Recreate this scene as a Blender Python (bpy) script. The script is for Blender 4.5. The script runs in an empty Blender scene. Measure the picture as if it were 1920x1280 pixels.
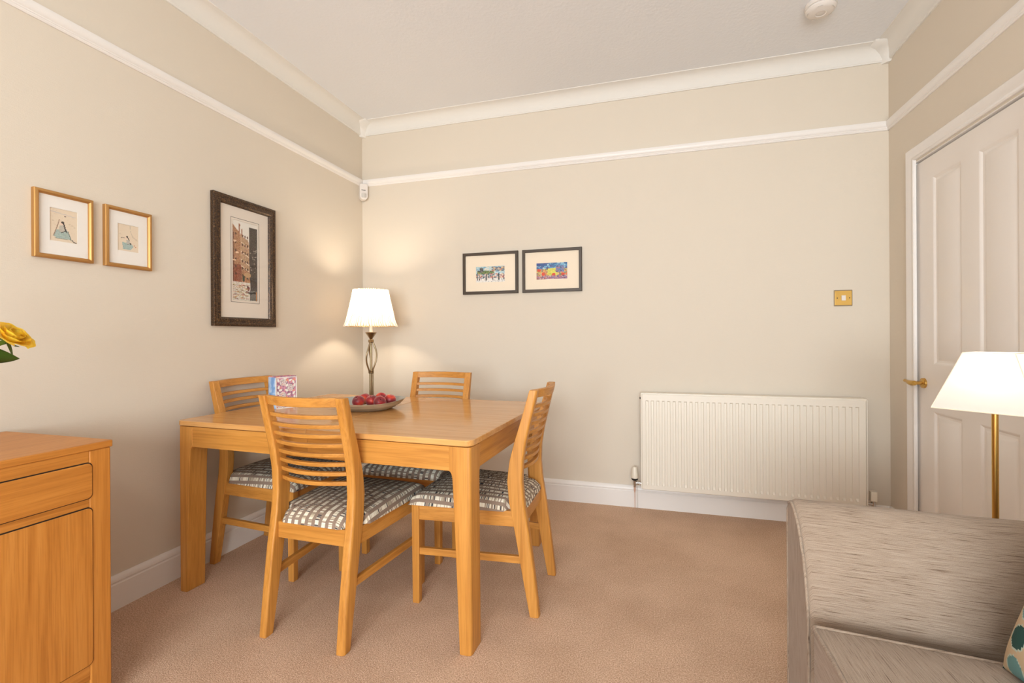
import bpy, bmesh, math, random
from mathutils import Vector, Matrix
random.seed(7)
C = bpy.context.scene.collection
PI = math.pi

def lin(r, g, b):
    f = lambda c: (c/255/12.92) if c/255 <= .04045 else ((c/255+.055)/1.055)**2.4
    return (f(r), f(g), f(b), 1)

# ------------------------------------------------------------------ camera
YAW, ROLL, FPX = .2838, -.0056, 878.66
fw = Vector((-math.sin(YAW), math.cos(YAW), 0)); r0 = Vector((math.cos(YAW), math.sin(YAW), 0)); u0 = Vector((0, 0, 1))
rt = r0*math.cos(ROLL) + u0*math.sin(ROLL); up = -r0*math.sin(ROLL) + u0*math.cos(ROLL)
cd = bpy.data.cameras.new('camera'); cam = bpy.data.objects.new('camera', cd); C.objects.link(cam)
cam.matrix_world = Matrix(((rt.x, up.x, -fw.x, 0), (rt.y, up.y, -fw.y, 0), (rt.z, up.z, -fw.z, 1.12), (0, 0, 0, 1)))
cd.sensor_width = 36; cd.lens = FPX/1920*36; cd.shift_y = -9.4/1920; cd.clip_start = .02
bpy.context.scene.camera = cam

# ------------------------------------------------------------------ world, lights, exposure
sc = bpy.context.scene
sc.view_settings.view_transform = 'Standard'; sc.view_settings.look = 'None'
sc.view_settings.gamma = 1; sc.view_settings.use_curve_mapping = False
sc.view_settings.exposure = -0.14
w = bpy.data.worlds.new('world'); sc.world = w; w.use_nodes = True
w.node_tree.nodes['Background'].inputs[0].default_value = (.80, .90, 1.0, 1)
w.node_tree.nodes['Background'].inputs[1].default_value = 1.0
try:
    sc.cycles.max_bounces = 12; sc.cycles.diffuse_bounces = 7; sc.cycles.transparent_max_bounces = 12
    sc.cycles.sample_clamp_indirect = 4; sc.cycles.use_denoising = True; sc.cycles.blur_glossy = .5
except Exception: pass

XL, XR, YB, YR, ZC = -2.134, 1.324, 3.177, -2.3, 2.765    # left, right, back, rear walls and ceiling

def area(name, loc, rot, sx, sy, power, col):
    l = bpy.data.lights.new(name, 'AREA'); l.shape = 'RECTANGLE'; l.size = sx; l.size_y = sy; l.energy = power; l.color = col
    o = bpy.data.objects.new(name, l); C.objects.link(o); o.location = loc; o.rotation_euler = rot
    return o
# daylight through the window behind the camera (window_1 is in wall_rear)
area('window_daylight', (-.05, YR-.22, 1.24), (PI/2, 0, 0), 2.5, 1.4, 262, (.88, .955, .995))
def bulb(name, loc, power, col=(1, .84, .64), r=.03):
    l = bpy.data.lights.new(name, 'POINT'); l.energy = power; l.color = col; l.shadow_soft_size = r
    o = bpy.data.objects.new(name, l); C.objects.link(o); o.location = loc; return o

bulb('added_fill_light', (-.25, -.7, 2.2), 25, (1, .98, .96), .13)  # added fill from above, brightens floor and upward-facing surfaces

# ------------------------------------------------------------------ materials
def mat(name, col, rough=.6, metal=0, spec=.5, build=None):
    m = bpy.data.materials.new(name); m.use_nodes = True
    nt = m.node_tree; b = nt.nodes['Principled BSDF']
    b.inputs['Base Color'].default_value = col if len(col) == 4 else (*col, 1)
    b.inputs['Roughness'].default_value = rough; b.inputs['Metallic'].default_value = metal
    b.inputs['Specular IOR Level'].default_value = spec
    if build: build(nt, b)
    return m
def N(nt, t, **k):
    n = nt.nodes.new(t)
    for a, v in k.items():
        if a.startswith('_'): n.inputs[a[1:].replace('_', ' ')].default_value = v
        else: setattr(n, a, v)
    return n
def ramp(nt, stops, interp='LINEAR'):
    r = nt.nodes.new('ShaderNodeValToRGB'); r.color_ramp.interpolation = interp
    e = r.color_ramp.elements
    while len(e) < len(stops): e.new(.5)
    for i, (p, c) in enumerate(stops): e[i].position = p; e[i].color = c
    return r
def coords(nt, scale=(1, 1, 1), kind='Object', rand=False):
    tc = nt.nodes.new('ShaderNodeTexCoord'); mp = nt.nodes.new('ShaderNodeMapping')
    mp.inputs['Scale'].default_value = scale
    nt.links.new(tc.outputs[kind], mp.inputs['Vector'])
    if rand:
        oi = nt.nodes.new('ShaderNodeObjectInfo'); ml = nt.nodes.new('ShaderNodeMath'); ml.operation = 'MULTIPLY'; ml.inputs[1].default_value = 37.
        nt.links.new(oi.outputs['Random'], ml.inputs[0]); nt.links.new(ml.outputs[0], mp.inputs['Location'])
    return mp
def bump(nt, b, src, strength, dist=.01):
    bp = nt.nodes.new('ShaderNodeBump'); bp.inputs['Strength'].default_value = strength; bp.inputs['Distance'].default_value = dist
    nt.links.new(src, bp.inputs['Height']); nt.links.new(bp.outputs[0], b.inputs['Normal'])

def wall_paper(nt, b):
    mp = coords(nt, (1, 1, 1))
    n1 = N(nt, 'ShaderNodeTexNoise', _Scale=260., _Detail=2.); nt.links.new(mp.outputs[0], n1.inputs[0])
    mp2 = coords(nt, (40, 40, 420))
    n2 = N(nt, 'ShaderNodeTexNoise', _Scale=1., _Detail=1.); nt.links.new(mp2.outputs[0], n2.inputs[0])
    ad = N(nt, 'ShaderNodeMath', operation='ADD'); nt.links.new(n1.outputs[0], ad.inputs[0]); nt.links.new(n2.outputs[0], ad.inputs[1])
    bump(nt, b, ad.outputs[0], .25, .0012)
M = {}
M['wall'] = mat('cream_wallpaper', lin(213, 203, 188), .75, spec=.25, build=wall_paper)
def ceil_tex(nt, b):
    n1 = N(nt, 'ShaderNodeTexNoise', _Scale=70., _Detail=3.); nt.links.new(coords(nt).outputs[0], n1.inputs[0])
    bump(nt, b, n1.outputs[0], .35, .004)
M['ceiling'] = mat('white_ceiling_paint', lin(226, 228, 231), .8, spec=.2, build=ceil_tex)
M['trim'] = mat('white_gloss_trim', lin(230, 226, 222), .35, spec=.4)
M['door'] = mat('white_satin_door', lin(229, 223, 217), .4, spec=.4)
def carpet(nt, b):
    v = N(nt, 'ShaderNodeTexNoise', _Scale=210., _Detail=3., _Roughness=.75); nt.links.new(coords(nt).outputs[0], v.inputs[0])
    n2 = N(nt, 'ShaderNodeTexNoise', _Scale=2.2, _Detail=5., _Roughness=.6); nt.links.new(coords(nt).outputs[0], n2.inputs[0])
    r = ramp(nt, [(.28, lin(160, 128, 104)), (.5, lin(213, 178, 151)), (.72, lin(250, 226, 203))])
    nt.links.new(v.outputs[0], r.inputs[0])
    r2 = ramp(nt, [(.33, (.80, .77, .74, 1)), (.6, (1, 1, 1, 1))]); nt.links.new(n2.outputs[0], r2.inputs[0])
    mx = N(nt, 'ShaderNodeMix', data_type='RGBA', blend_type='MULTIPLY'); mx.inputs[0].default_value = .8
    nt.links.new(r.outputs[0], mx.inputs[6]); nt.links.new(r2.outputs[0], mx.inputs[7]); nt.links.new(mx.outputs[2], b.inputs['Base Color'])
    n3 = N(nt, 'ShaderNodeTexNoise', _Scale=300., _Detail=2.); nt.links.new(coords(nt).outputs[0], n3.inputs[0])
    bump(nt, b, n3.outputs[0], .9, .006)
M['carpet'] = mat('rose_beige_carpet', lin(170, 130, 104), .95, spec=.1, build=carpet)

def wood(axis, rough, base=((176, 116, 48), (196, 135, 60), (204, 144, 70)), name='oak'):
    sc1 = [44, 44, 44]; sc1[axis] = 1.8
    sc2 = [240, 240, 240]; sc2[axis] = 6
    def f(nt, b):
        mp = coords(nt, sc1, rand=True); n = N(nt, 'ShaderNodeTexNoise', _Scale=1., _Detail=5., _Roughness=.55, _Distortion=.6)
        nt.links.new(mp.outputs[0], n.inputs[0])
        mp2 = coords(nt, sc2, rand=True); n2 = N(nt, 'ShaderNodeTexNoise', _Scale=1., _Detail=2.); nt.links.new(mp2.outputs[0], n2.inputs[0])
        r = ramp(nt, [(.28, lin(*base[0])), (.5, lin(*base[1])), (.68, lin(*base[2]))]); nt.links.new(n.outputs[0], r.inputs[0])
        r2 = ramp(nt, [(.36, (.72, .66, .58, 1)), (.5, (1, 1, 1, 1))]); nt.links.new(n2.outputs[0], r2.inputs[0])
        mx = N(nt, 'ShaderNodeMix', data_type='RGBA', blend_type='MULTIPLY'); mx.inputs[0].default_value = .45
        nt.links.new(r.outputs[0], mx.inputs[6]); nt.links.new(r2.outputs[0], mx.inputs[7]); nt.links.new(mx.outputs[2], b.inputs['Base Color'])
        bump(nt, b, n2.outputs[0], .12, .0006)
    return mat(name+'_'+'xyz'[axis], lin(*base[1]), rough, spec=.45, build=f)
W = [wood(a, .42) for a in range(3)]
WT = wood(0, .16, ((196, 138, 76), (208, 154, 92), (216, 166, 105)), 'polished_oak')
WTe = wood(0, .3, name='oak_edge')
WS = [wood(a, .38, ((170, 106, 40), (190, 124, 52), (198, 133, 60)), 'sideboard_oak') for a in range(3)]

def seat_fabric(nt, b):
    tc = nt.nodes.new('ShaderNodeTexCoord'); sp = nt.nodes.new('ShaderNodeSeparateXYZ'); nt.links.new(tc.outputs['UV'], sp.inputs[0])
    def m(op, a, v=None, bb=None):
        n = N(nt, 'ShaderNodeMath', operation=op); nt.links.new(a, n.inputs[0])
        if bb is not None: nt.links.new(bb, n.inputs[1])
        elif v is not None: n.inputs[1].default_value = v
        return n.outputs[0]
    col = m('DIVIDE', sp.outputs[0], .0305)
    idx = m('FLOOR', col); fr = m('FRACT', col); mask = m('LESS_THAN', fr, .52)
    vv = m('ADD', m('DIVIDE', sp.outputs[1], .0038), bb=m('MULTIPLY', idx, 7.31))
    nz = N(nt, 'ShaderNodeTexWhiteNoise', noise_dimensions='2D')
    cb = nt.nodes.new('ShaderNodeCombineXYZ'); nt.links.new(m('FLOOR', vv), cb.inputs[0]); nt.links.new(idx, cb.inputs[1]); nt.links.new(cb.outputs[0], nz.inputs[0])
    r = ramp(nt, [(0, lin(222, 213, 193)), (.26, lin(198, 188, 166)), (.40, lin(146, 128, 112)), (.58, lin(230, 223, 206)), (.80, lin(58, 60, 66)), (.90, lin(176, 162, 140))], 'CONSTANT')
    nt.links.new(nz.outputs[0], r.inputs[0])
    mx = N(nt, 'ShaderNodeMix', data_type='RGBA'); nt.links.new(mask, mx.inputs[0]); mx.inputs[6].default_value = lin(142, 122, 107)
    nt.links.new(r.outputs[0], mx.inputs[7]); nt.links.new(mx.outputs[2], b.inputs['Base Color'])
    n = N(nt, 'ShaderNodeTexNoise', _Scale=600.); bump(nt, b, n.outputs[0], .3, .001)
M['seat'] = mat('taupe_dashed_fabric', lin(150, 128, 112), .85, spec=.2, build=seat_fabric)

def sofa_fabric(nt, b):
    mp = coords(nt, (12, 500, 1), 'UV'); n = N(nt, 'ShaderNodeTexNoise', _Scale=1., _Detail=4., _Roughness=.7, _Distortion=.3); nt.links.new(mp.outputs[0], n.inputs[0])
    mp2 = coords(nt, (500, 500, 1), 'UV'); n2 = N(nt, 'ShaderNodeTexNoise', _Scale=1., _Detail=2.); nt.links.new(mp2.outputs[0], n2.inputs[0])
    r = ramp(nt, [(.33, lin(92, 70, 54)), (.42, lin(149, 130, 113)), (.55, lin(163, 145, 128)), (.72, lin(177, 160, 143))]); nt.links.new(n.outputs[0], r.inputs[0])
    r2 = ramp(nt, [(.3, (.84, .83, .82, 1)), (.65, (1, 1, 1, 1))]); nt.links.new(n2.outputs[0], r2.inputs[0])
    mx = N(nt, 'ShaderNodeMix', data_type='RGBA', blend_type='MULTIPLY'); mx.inputs[0].default_value = 1
    nt.links.new(r.outputs[0], mx.inputs[6]); nt.links.new(r2.outputs[0], mx.inputs[7]); nt.links.new(mx.outputs[2], b.inputs['Base Color'])
    bump(nt, b, n.outputs[0], .4, .002); b.inputs['Sheen Weight'].default_value = .15
M['sofa'] = mat('grey_beige_chenille', lin(165, 150, 135), .9, spec=.15, build=sofa_fabric)

M['brass'] = mat('brass', lin(206, 166, 92), .28, 1)
M['antique'] = mat('antique_brass', lin(150, 132, 104), .3, 1)
M['chrome'] = mat('chrome', lin(200, 200, 200), .12, 1)
M['gilt'] = mat('gilt_frame', lin(192, 146, 88), .48, .75)
def bronze(nt, b):
    n = N(nt, 'ShaderNodeTexNoise', _Scale=160., _Detail=4.); nt.links.new(coords(nt).outputs[0], n.inputs[0])
    r = ramp(nt, [(.42, lin(44, 30, 20)), (.62, lin(92, 66, 42)), (.75, lin(140, 108, 70))]); nt.links.new(n.outputs[0], r.inputs[0]); nt.links.new(r.outputs[0], b.inputs['Base Color'])
M['bronze'] = mat('mottled_bronze_frame', lin(70, 48, 32), .35, .3, build=bronze)
M['darkframe'] = mat('dark_brown_frame', lin(66, 54, 42), .45)
M['matwhite'] = mat('white_mount', lin(232, 228, 222), .85)
M['matcream'] = mat('cream_mount', lin(235, 221, 200), .85)
M['matgrey'] = mat('ivory_mount', lin(222, 212, 200), .85)
M['black'] = mat('black', lin(24, 22, 22), .5)
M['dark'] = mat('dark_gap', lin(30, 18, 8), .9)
M['radiator'] = mat('cream_enamel', lin(228, 221, 208), .3, spec=.4)
M['plastic'] = mat('cream_plastic', lin(226, 218, 202), .35)
M['whiteplastic'] = mat('white_plastic', lin(222, 216, 210), .4)
M['greyplastic'] = mat('grey_lens', lin(196, 192, 186), .3)
M['copper'] = mat('painted_copper', lin(205, 165, 145), .4)
M['leaf'] = mat('rose_leaf', lin(74, 100, 34), .45)
M['stem'] = mat('rose_stem', lin(92, 122, 44), .5)
def petal(nt, b):
    n = N(nt, 'ShaderNodeTexNoise', _Scale=30., _Detail=3.); nt.links.new(coords(nt).outputs[0], n.inputs[0])
    r = ramp(nt, [(.3, lin(253, 206, 22)), (.7, lin(255, 232, 80))]); nt.links.new(n.outputs[0], r.inputs[0]); nt.links.new(r.outputs[0], b.inputs['Base Color'])
    b.inputs['Subsurface Weight'].default_value = .6; b.inputs['Subsurface Radius'].default_value = (.03, .022, .006)
M['petal'] = mat('yellow_petal', lin(250, 200, 40), .5, build=petal)
def glassm(nt, b):
    out = nt.nodes['Material Output']; t = nt.nodes.new('ShaderNodeBsdfTransparent'); g = nt.nodes.new('ShaderNodeBsdfGlossy'); g.inputs['Roughness'].default_value = .02
    lw = nt.nodes.new('ShaderNodeLayerWeight'); lw.inputs[0].default_value = .5; mx = nt.nodes.new('ShaderNodeMixShader')
    pw = N(nt, 'ShaderNodeMath', operation='POWER'); nt.links.new(lw.outputs['Facing'], pw.inputs[0]); pw.inputs[1].default_value = 5.
    ml = N(nt, 'ShaderNodeMath', operation='MULTIPLY_ADD'); nt.links.new(pw.outputs[0], ml.inputs[0]); ml.inputs[1].default_value = .45; ml.inputs[2].default_value = .02
    nt.links.new(ml.outputs[0], mx.inputs[0]); nt.links.new(t.outputs[0], mx.inputs[1]); nt.links.new(g.outputs[0], mx.inputs[2]); nt.links.new(mx.outputs[0], out.inputs[0])
M['glass'] = mat('clear_glass', (1, 1, 1, 1), .02, build=glassm)
def shade(col, f=.75):
    def g(nt, b):
        out = nt.nodes['Material Output']; t = nt.nodes.new('ShaderNodeBsdfTranslucent'); d = nt.nodes.new('ShaderNodeBsdfDiffuse')
        t.inputs[0].default_value = col; d.inputs[0].default_value = col; mx = nt.nodes.new('ShaderNodeMixShader'); mx.inputs[0].default_value = f
        nt.links.new(d.outputs[0], mx.inputs[1]); nt.links.new(t.outputs[0], mx.inputs[2]); nt.links.new(mx.outputs[0], out.inputs[0])
    return g
M['shade'] = mat('pleated_cream_shade', (1, 1, 1, 1), .8, build=shade(lin(250, 240, 224), .5))
M['shade2'] = mat('ivory_linen_shade', (1, 1, 1, 1), .8, build=shade(lin(250, 246, 240), .5))
def frost(nt, b):
    b.inputs['Emission Color'].default_value = (1, .8, .55, 1); b.inputs['Emission Strength'].default_value = 8
M['bulbglass'] = mat('lit_bulb', (1, .9, .75, 1), .3, build=frost)
def peach(nt, b):
    tc = nt.nodes.new('ShaderNodeTexCoord')
    n = N(nt, 'ShaderNodeTexNoise', _Scale=16., _Detail=2.); mp = coords(nt, rand=True); nt.links.new(mp.outputs[0], n.inputs[0])
    r = ramp(nt, [(.36, lin(110, 16, 26)), (.50, lin(166, 28, 32)), (.58, lin(214, 70, 30)), (.68, lin(240, 146, 50))]); nt.links.new(n.outputs[0], r.inputs[0]); nt.links.new(r.outputs[0], b.inputs['Base Color'])
    b.inputs['Sheen Weight'].default_value = .3
M['peach'] = mat('red_nectarine_skin', lin(158, 36, 40), .38, build=peach)
def bowlm(nt, b):
    mp = coords(nt, (3, 3, 90)); n = N(nt, 'ShaderNodeTexNoise', _Scale=1., _Detail=3.); nt.links.new(mp.outputs[0], n.inputs[0])
    r = ramp(nt, [(.35, lin(150, 140, 122)), (.55, lin(190, 180, 160)), (.7, lin(206, 198, 180))]); nt.links.new(n.outputs[0], r.inputs[0]); nt.links.new(r.outputs[0], b.inputs['Base Color'])
M['bowl'] = mat('stoneware_outside', lin(190, 180, 160), .35, build=bowlm)
M['bowlin'] = mat('blue_grey_glaze', lin(160, 164, 162), .25)

def vcol(name, rough=.7):
    def f(nt, b):
        a = N(nt, 'ShaderNodeVertexColor', layer_name='Col'); nt.links.new(a.outputs[0], b.inputs['Base Color'])
    return mat(name, (1, 1, 1, 1), rough, build=f)
M['print'] = vcol('printed_paper')
M['cushion'] = vcol('spotted_velvet', .85)

# ------------------------------------------------------------------ mesh helpers
def link(name, bm, m, parent=None, smooth=35, bevel=0, seg=2, label=None, recalc=True):
    if recalc: bmesh.ops.recalc_face_normals(bm, faces=bm.faces)
    me = bpy.data.meshes.new(name); bm.to_mesh(me); bm.free()
    o = bpy.data.objects.new(name, me); C.objects.link(o)
    for mm in (m if isinstance(m, (list, tuple)) else [m]): me.materials.append(mm)
    if smooth:
        me.polygons.foreach_set('use_smooth', [True]*len(me.polygons)); me.set_sharp_from_angle(angle=math.radians(smooth))
    if parent: o.parent = parent
    if bevel:
        b = o.modifiers.new('bevel', 'BEVEL'); b.width = bevel; b.segments = seg; b.limit_method = 'ANGLE'; b.angle_limit = math.radians(40); b.harden_normals = False
        me.polygons.foreach_set('use_smooth', [True]*len(me.polygons)); me.set_sharp_from_angle(angle=math.radians(60))
        wn = o.modifiers.new('wn', 'WEIGHTED_NORMAL'); wn.keep_sharp = False
    if label: o['label'] = label
    return o
def struct(name, bm, m, parent=None, **k):
    o = link(name, bm, m, parent, **k)
    if not parent: o['kind'] = 'structure'
    return o
def thing(name, label, cat, loc=(0, 0, 0), rz=0, group=None):
    o = bpy.data.objects.new(name, None); C.objects.link(o); o.location = loc; o.rotation_euler = (0, 0, rz); o.empty_display_size = .05
    o['label'] = label; o['category'] = cat
    if group: o['group'] = group
    return o
def tag(o, label, cat, group=None):
    o['label'] = label; o['category'] = cat
    if group: o['group'] = group
    return o
BM = bmesh.new
def box(bm, x0, x1, y0, y1, z0, z1):
    vs = [bm.verts.new(p) for p in ((x0, y0, z0), (x1, y0, z0), (x1, y1, z0), (x0, y1, z0), (x0, y0, z1), (x1, y0, z1), (x1, y1, z1), (x0, y1, z1))]
    for f in ((3, 2, 1, 0), (4, 5, 6, 7), (0, 1, 5, 4), (1, 2, 6, 5), (2, 3, 7, 6), (3, 0, 4, 7)): bm.faces.new([vs[i] for i in f])
    return vs
def loft(bm, rings, closed=True, caps=True):
    R = [[bm.verts.new(p) for p in r] for r in rings]; n = len(R[0])
    for a, b in zip(R, R[1:]):
        for i in range(n if closed else n-1): bm.faces.new((a[i], a[(i+1) % n], b[(i+1) % n], b[i]))
    if caps and closed: bm.faces.new(R[0][::-1]); bm.faces.new(R[-1])
    return R
def prism(bm, poly, axis, a, b):
    """poly of 2-D points extruded along axis from a to b"""
    def P(p, t):
        return {0: (t, p[0], p[1]), 1: (p[0], t, p[1]), 2: (p[0], p[1], t)}[axis]
    return loft(bm, [[P(p, a) for p in poly], [P(p, b) for p in poly]])
def lathe(bm, prof, n=32, c=(0, 0, 0), cap=False):
    R = []
    for r, z in prof: R.append([bm.verts.new((c[0]+r*math.cos(2*PI*i/n), c[1]+r*math.sin(2*PI*i/n), c[2]+z)) for i in range(n)])
    for a, b in zip(R, R[1:]):
        for i in range(n): bm.faces.new((a[i], a[(i+1) % n], b[(i+1) % n], b[i]))
    if cap: bm.faces.new(R[0][::-1]); bm.faces.new(R[-1])
    return R
def tube(bm, pts, rad, n=10):
    pts = [Vector(p) for p in pts]; rings = []
    for i, p in enumerate(pts):
        d = (pts[min(i+1, len(pts)-1)]-pts[max(i-1, 0)]).normalized()
        a = Vector((0, 0, 1)) if abs(d.z) < .9 else Vector((1, 0, 0)); s = d.cross(a).normalized(); t = s.cross(d)
        r = rad[i] if isinstance(rad, (list, tuple)) else rad
        rings.append([p+s*r*math.cos(2*PI*k/n)+t*r*math.sin(2*PI*k/n) for k in range(n)])
    loft(bm, rings)
def xform(bm, mtx): bmesh.ops.transform(bm, matrix=mtx, verts=bm.verts)
def rrect(w, h, r, n=5):
    pts = []
    for cx, cy, a0 in ((w/2-r, h/2-r, 0), (-w/2+r, h/2-r, PI/2), (-w/2+r, -h/2+r, PI), (w/2-r, -h/2+r, 1.5*PI)):
        for i in range(n+1): a = a0+PI/2*i/n; pts.append((cx+r*math.cos(a), cy+r*math.sin(a)))
    return pts
def dup(root, loc, rz, label=None, group=None):
    r = root.copy(); C.objects.link(r); r.location = loc; r.rotation_euler = (0, 0, rz)
    if label: r['label'] = label
    if group: r['group'] = group
    for ch in list(root.children):
        c = ch.copy(); C.objects.link(c); c.parent = r
        for g in list(ch.children):
            d = g.copy(); C.objects.link(d); d.parent = c
    return r

# ------------------------------------------------------------------ room shell
T = .1
b = BM(); box(b, XL-T, XR+T, YR-T, YB+T, -.05, 0); struct('floor', b, M['carpet'])
b = BM(); box(b, XL-T, XR+T, YR-T, YB+T, ZC, ZC+.05); struct('ceiling', b, M['ceiling'])
b = BM(); box(b, XL-T, XL, YR-T, YB+T, 0, ZC); struct('wall_left', b, M['wall'])
b = BM(); box(b, XL, XR, YB, YB+T, 0, ZC); struct('wall_back', b, M['wall'])
D0, D1, DT = 2.066, 2.932, 2.006     # door opening
b = BM(); box(b, XR, XR+T, YR, D0, 0, ZC); box(b, XR, XR+T, D1, YB, 0, ZC); box(b, XR, XR+T, D0, D1, DT, ZC); struct('wall_right', b, M['wall'])
WX0, WX1, WZ0, WZ1 = -1.3, 1.2, .55, 1.94
b = BM(); box(b, XL, WX0, YR-T, YR, 0, ZC); box(b, WX1, XR, YR-T, YR, 0, ZC); box(b, WX0, WX1, YR-T, YR, 0, WZ0); box(b, WX0, WX1, YR-T, YR, WZ1, ZC)
struct('wall_rear', b, M['wall'])
wroot = bpy.data.objects.new('window_1', None); C.objects.link(wroot); wroot['kind'] = 'structure'
b = BM()
for x in (WX0, (WX0*2+WX1)/3-.03, (WX0+WX1*2)/3-.03, WX1-.06): box(b, x, x+.06, YR-.08, YR-.02, WZ0, WZ1)
for z in (WZ0, WZ1-.06, 1.45): box(b, WX0, WX1, YR-.075, YR-.025, z, z+.06)
link('window_frame', b, M['trim'], wroot)
b = BM(); box(b, WX0-.05, WX1+.05, YR-.02, YR+.12, WZ0-.04, WZ0-.001); link('window_sill', b, M['trim'], wroot)
b = BM(); box(b, WX0, WX1, YR-.052, YR-.048, WZ0, WZ1); link('window_pane', b, M['glass'], wroot)

# baseboards: profile (out from wall, z)
bp = [(0, 0), (.018, 0), (.018, .104), (.0145, .108), (.0145, .112), (.017, .115), (.0165, .124), (.012, .132), (.006, .1395), (0, .1395)]
b = BM(); prism(b, [(XL+p, z) for p, z in bp], 1, YR, YB); struct('baseboard_left', b, M['trim'])
b = BM(); prism(b, [(YB-p, z) for p, z in bp], 0, XL, -.075); prism(b, [(YB-p, z) for p, z in bp], 0, -.073, XR); struct('baseboard_back', b, M['trim'])
b = BM(); prism(b, [(XR-p, z) for p, z in bp], 1, D1+.03, YB); prism(b, [(XR-p, z) for p, z in bp], 1, YR, D0-.03); struct('baseboard_right', b, M['trim'])
# picture rail
pr = [(0, 2.2855), (.006, 2.2855), (.010, 2.290), (.010, 2.294), (.013, 2.296), (.013, 2.300), (.017, 2.303), (.022, 2.313), (.023, 2.325), (.021, 2.334), (.014, 2.3365), (0, 2.3365)]
def runs(prof, n0):
    b = BM(); prism(b, [(XL+p, z) for p, z in prof], 1, YR, YB-.0); struct('trim_%d' % n0, b, M['trim'])
    b = BM(); prism(b, [(YB-p, z) for p, z in prof], 0, XL, XR); struct('trim_%d' % (n0+1), b, M['trim'])
    b = BM(); prism(b, [(XR-p, z) for p, z in prof], 1, YR, YB); struct('trim_%d' % (n0+2), b, M['trim'])
runs(pr, 1)
# coved cornice
cz, cp = 2.677, .078
cv = [(0, cz), (.008, cz), (.009, cz+.007)]
for i in range(9):
    a = PI/2*i/8; cv.append((.011+(cp-.014)*(1-math.cos(a)), cz+.009+(ZC-cz-.014)*math.sin(a)))
cv += [(cp, ZC-.004), (cp+.006, ZC-.004), (cp+.007, ZC), (0, ZC)]
M['cove'] = mat('white_plaster_cornice', lin(222, 219, 213), .7, spec=.2)
_t = M['trim']; M['trim'] = M['cove']; runs(cv, 4); M['trim'] = _t
# small moulded corner leaves of the cornice
def cornice_corner(n, x, y, sx, sy):
    b = BM(); rings = []
    for p, z in [(.022, cz-.010), (.027, cz-.002), (.030, cz+.018), (.044, cz+.042), (.070, cz+.064), (.104, ZC-.012), (.110, ZC-.001)]:
        q = p*.55
        rings.append([(x, y, z), (x+sx*(p+.012), y, z), (x+sx*(p+.006), y+sy*q*.6, z), (x+sx*p*.92, y+sy*p*.92, z), (x+sx*q*.6, y+sy*(p+.006), z), (x, y+sy*(p+.012), z)])
    loft(b, rings); struct('trim_%d' % n, b, M['cove'], smooth=50)
cornice_corner(7, XL, YB, 1, -1); cornice_corner(8, XR, YB, -1, -1)

# door with architrave
b = BM()
def architrave(bm, prof, y0, y1, z1, x):
    # prof: (distance from opening outward, thickness)
    pts = [(y1, 0, 1, 0), (y1, z1, 1, 1), (y0, z1, -1, 1), (y0, 0, -1, 0)]
    rings = []
    for (y, z, sy, sz) in pts: rings.append([(x-t, y+sy*d, z+sz*d) for d, t in prof])
    loft(bm, rings)
ap = [(0, 0), (0, .010), (.004, .014), (.012, .014), (.016, .012), (.030, .013), (.048, .019), (.058, .020), (.063, .016), (.064, 0)]
architrave(b, ap, D0+.012+.002, D1-.012-.025, DT+.008, XR); struct('trim_9', b, M['trim'], smooth=30)
b = BM(); JX = XR+T
box(b, XR+.0, JX, D1-.013, D1, 0, DT); box(b, XR, JX, D0, D0+.013, 0, DT); box(b, XR, JX, D0, D1, DT-.004, DT)
struct('trim_10', b, M['trim'])
door = bpy.data.objects.new('door_1', None); C.objects.link(door); door['kind'] = 'structure'; door.location = (XR+.011, D1-.015, 0)
# door slab: local y from 0 (handle side) to -.836, face at x=0; panels modelled by stepped grid
def door_slab():
    bm = BM(); Wd = .836; Hd = 1.995
    pans = [(-.141, -.361, .969, 1.892), (-.474, -.699, .969, 1.892), (-.141, -.361, .215, .743), (-.474, -.699, .215, .743)]
    ys = sorted({0, -Wd, -.141, -.361, -.474, -.699}, reverse=True); zs = [0.005, .215, .743, .969, 1.892, Hd]
    V = {}
    def v(y, z, x=0.):
        k = (round(y, 4), round(z, 4), round(x, 4))
        if k not in V: V[k] = bm.verts.new((x, y, z))
        return V[k]
    for i in range(len(ys)-1):
        for j in range(len(zs)-1):
            y0, y1, z0, z1 = ys[i], ys[i+1], zs[j], zs[j+1]
            ispan = any(abs(y0-p[0]) < 1e-4 and abs(z0-p[2]) < 1e-4 for p in pans)
            if not ispan: bm.faces.new((v(y0, z0), v(y1, z0), v(y1, z1), v(y0, z1)))
            else:
                steps = [(0, 0), (.006, .002), (.014, .008), (.024, .009), (.040, .004), (.046, .0025)]
                prev = None
                for ins, dp in steps:
                    ring = [v(y0-ins, z0+ins, dp), v(y1+ins, z0+ins, dp), v(y1+ins, z1-ins, dp), v(y0-ins, z1-ins, dp)]
                    if prev:
                        for k in range(4): bm.faces.new((prev[k], prev[(k+1) % 4], ring[(k+1) % 4], ring[k]))
                    prev = ring
                bm.faces.new(prev)
    B = [bm.verts.new((.038, y, z)) for y, z in ((0, .005), (-Wd, .005), (-Wd, Hd), (0, Hd))]
    bm.faces.new(B[::-1])
    bm.verts.ensure_lookup_table()
    def edge(seq, a, c):
        bm.faces.new(seq+[c, a])
    edge([v(0, z) for z in zs], B[0], B[3]); edge([v(-Wd, z) for z in zs], B[1], B[2])
    edge([v(y, .005) for y in ys], B[0], B[1]); edge([v(y, Hd) for y in ys], B[3], B[2])
    return bm
link('door_panel', door_slab(), M['door'], door, smooth=20)
b = BM()
hy, hz_ = -.062, .873
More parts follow.
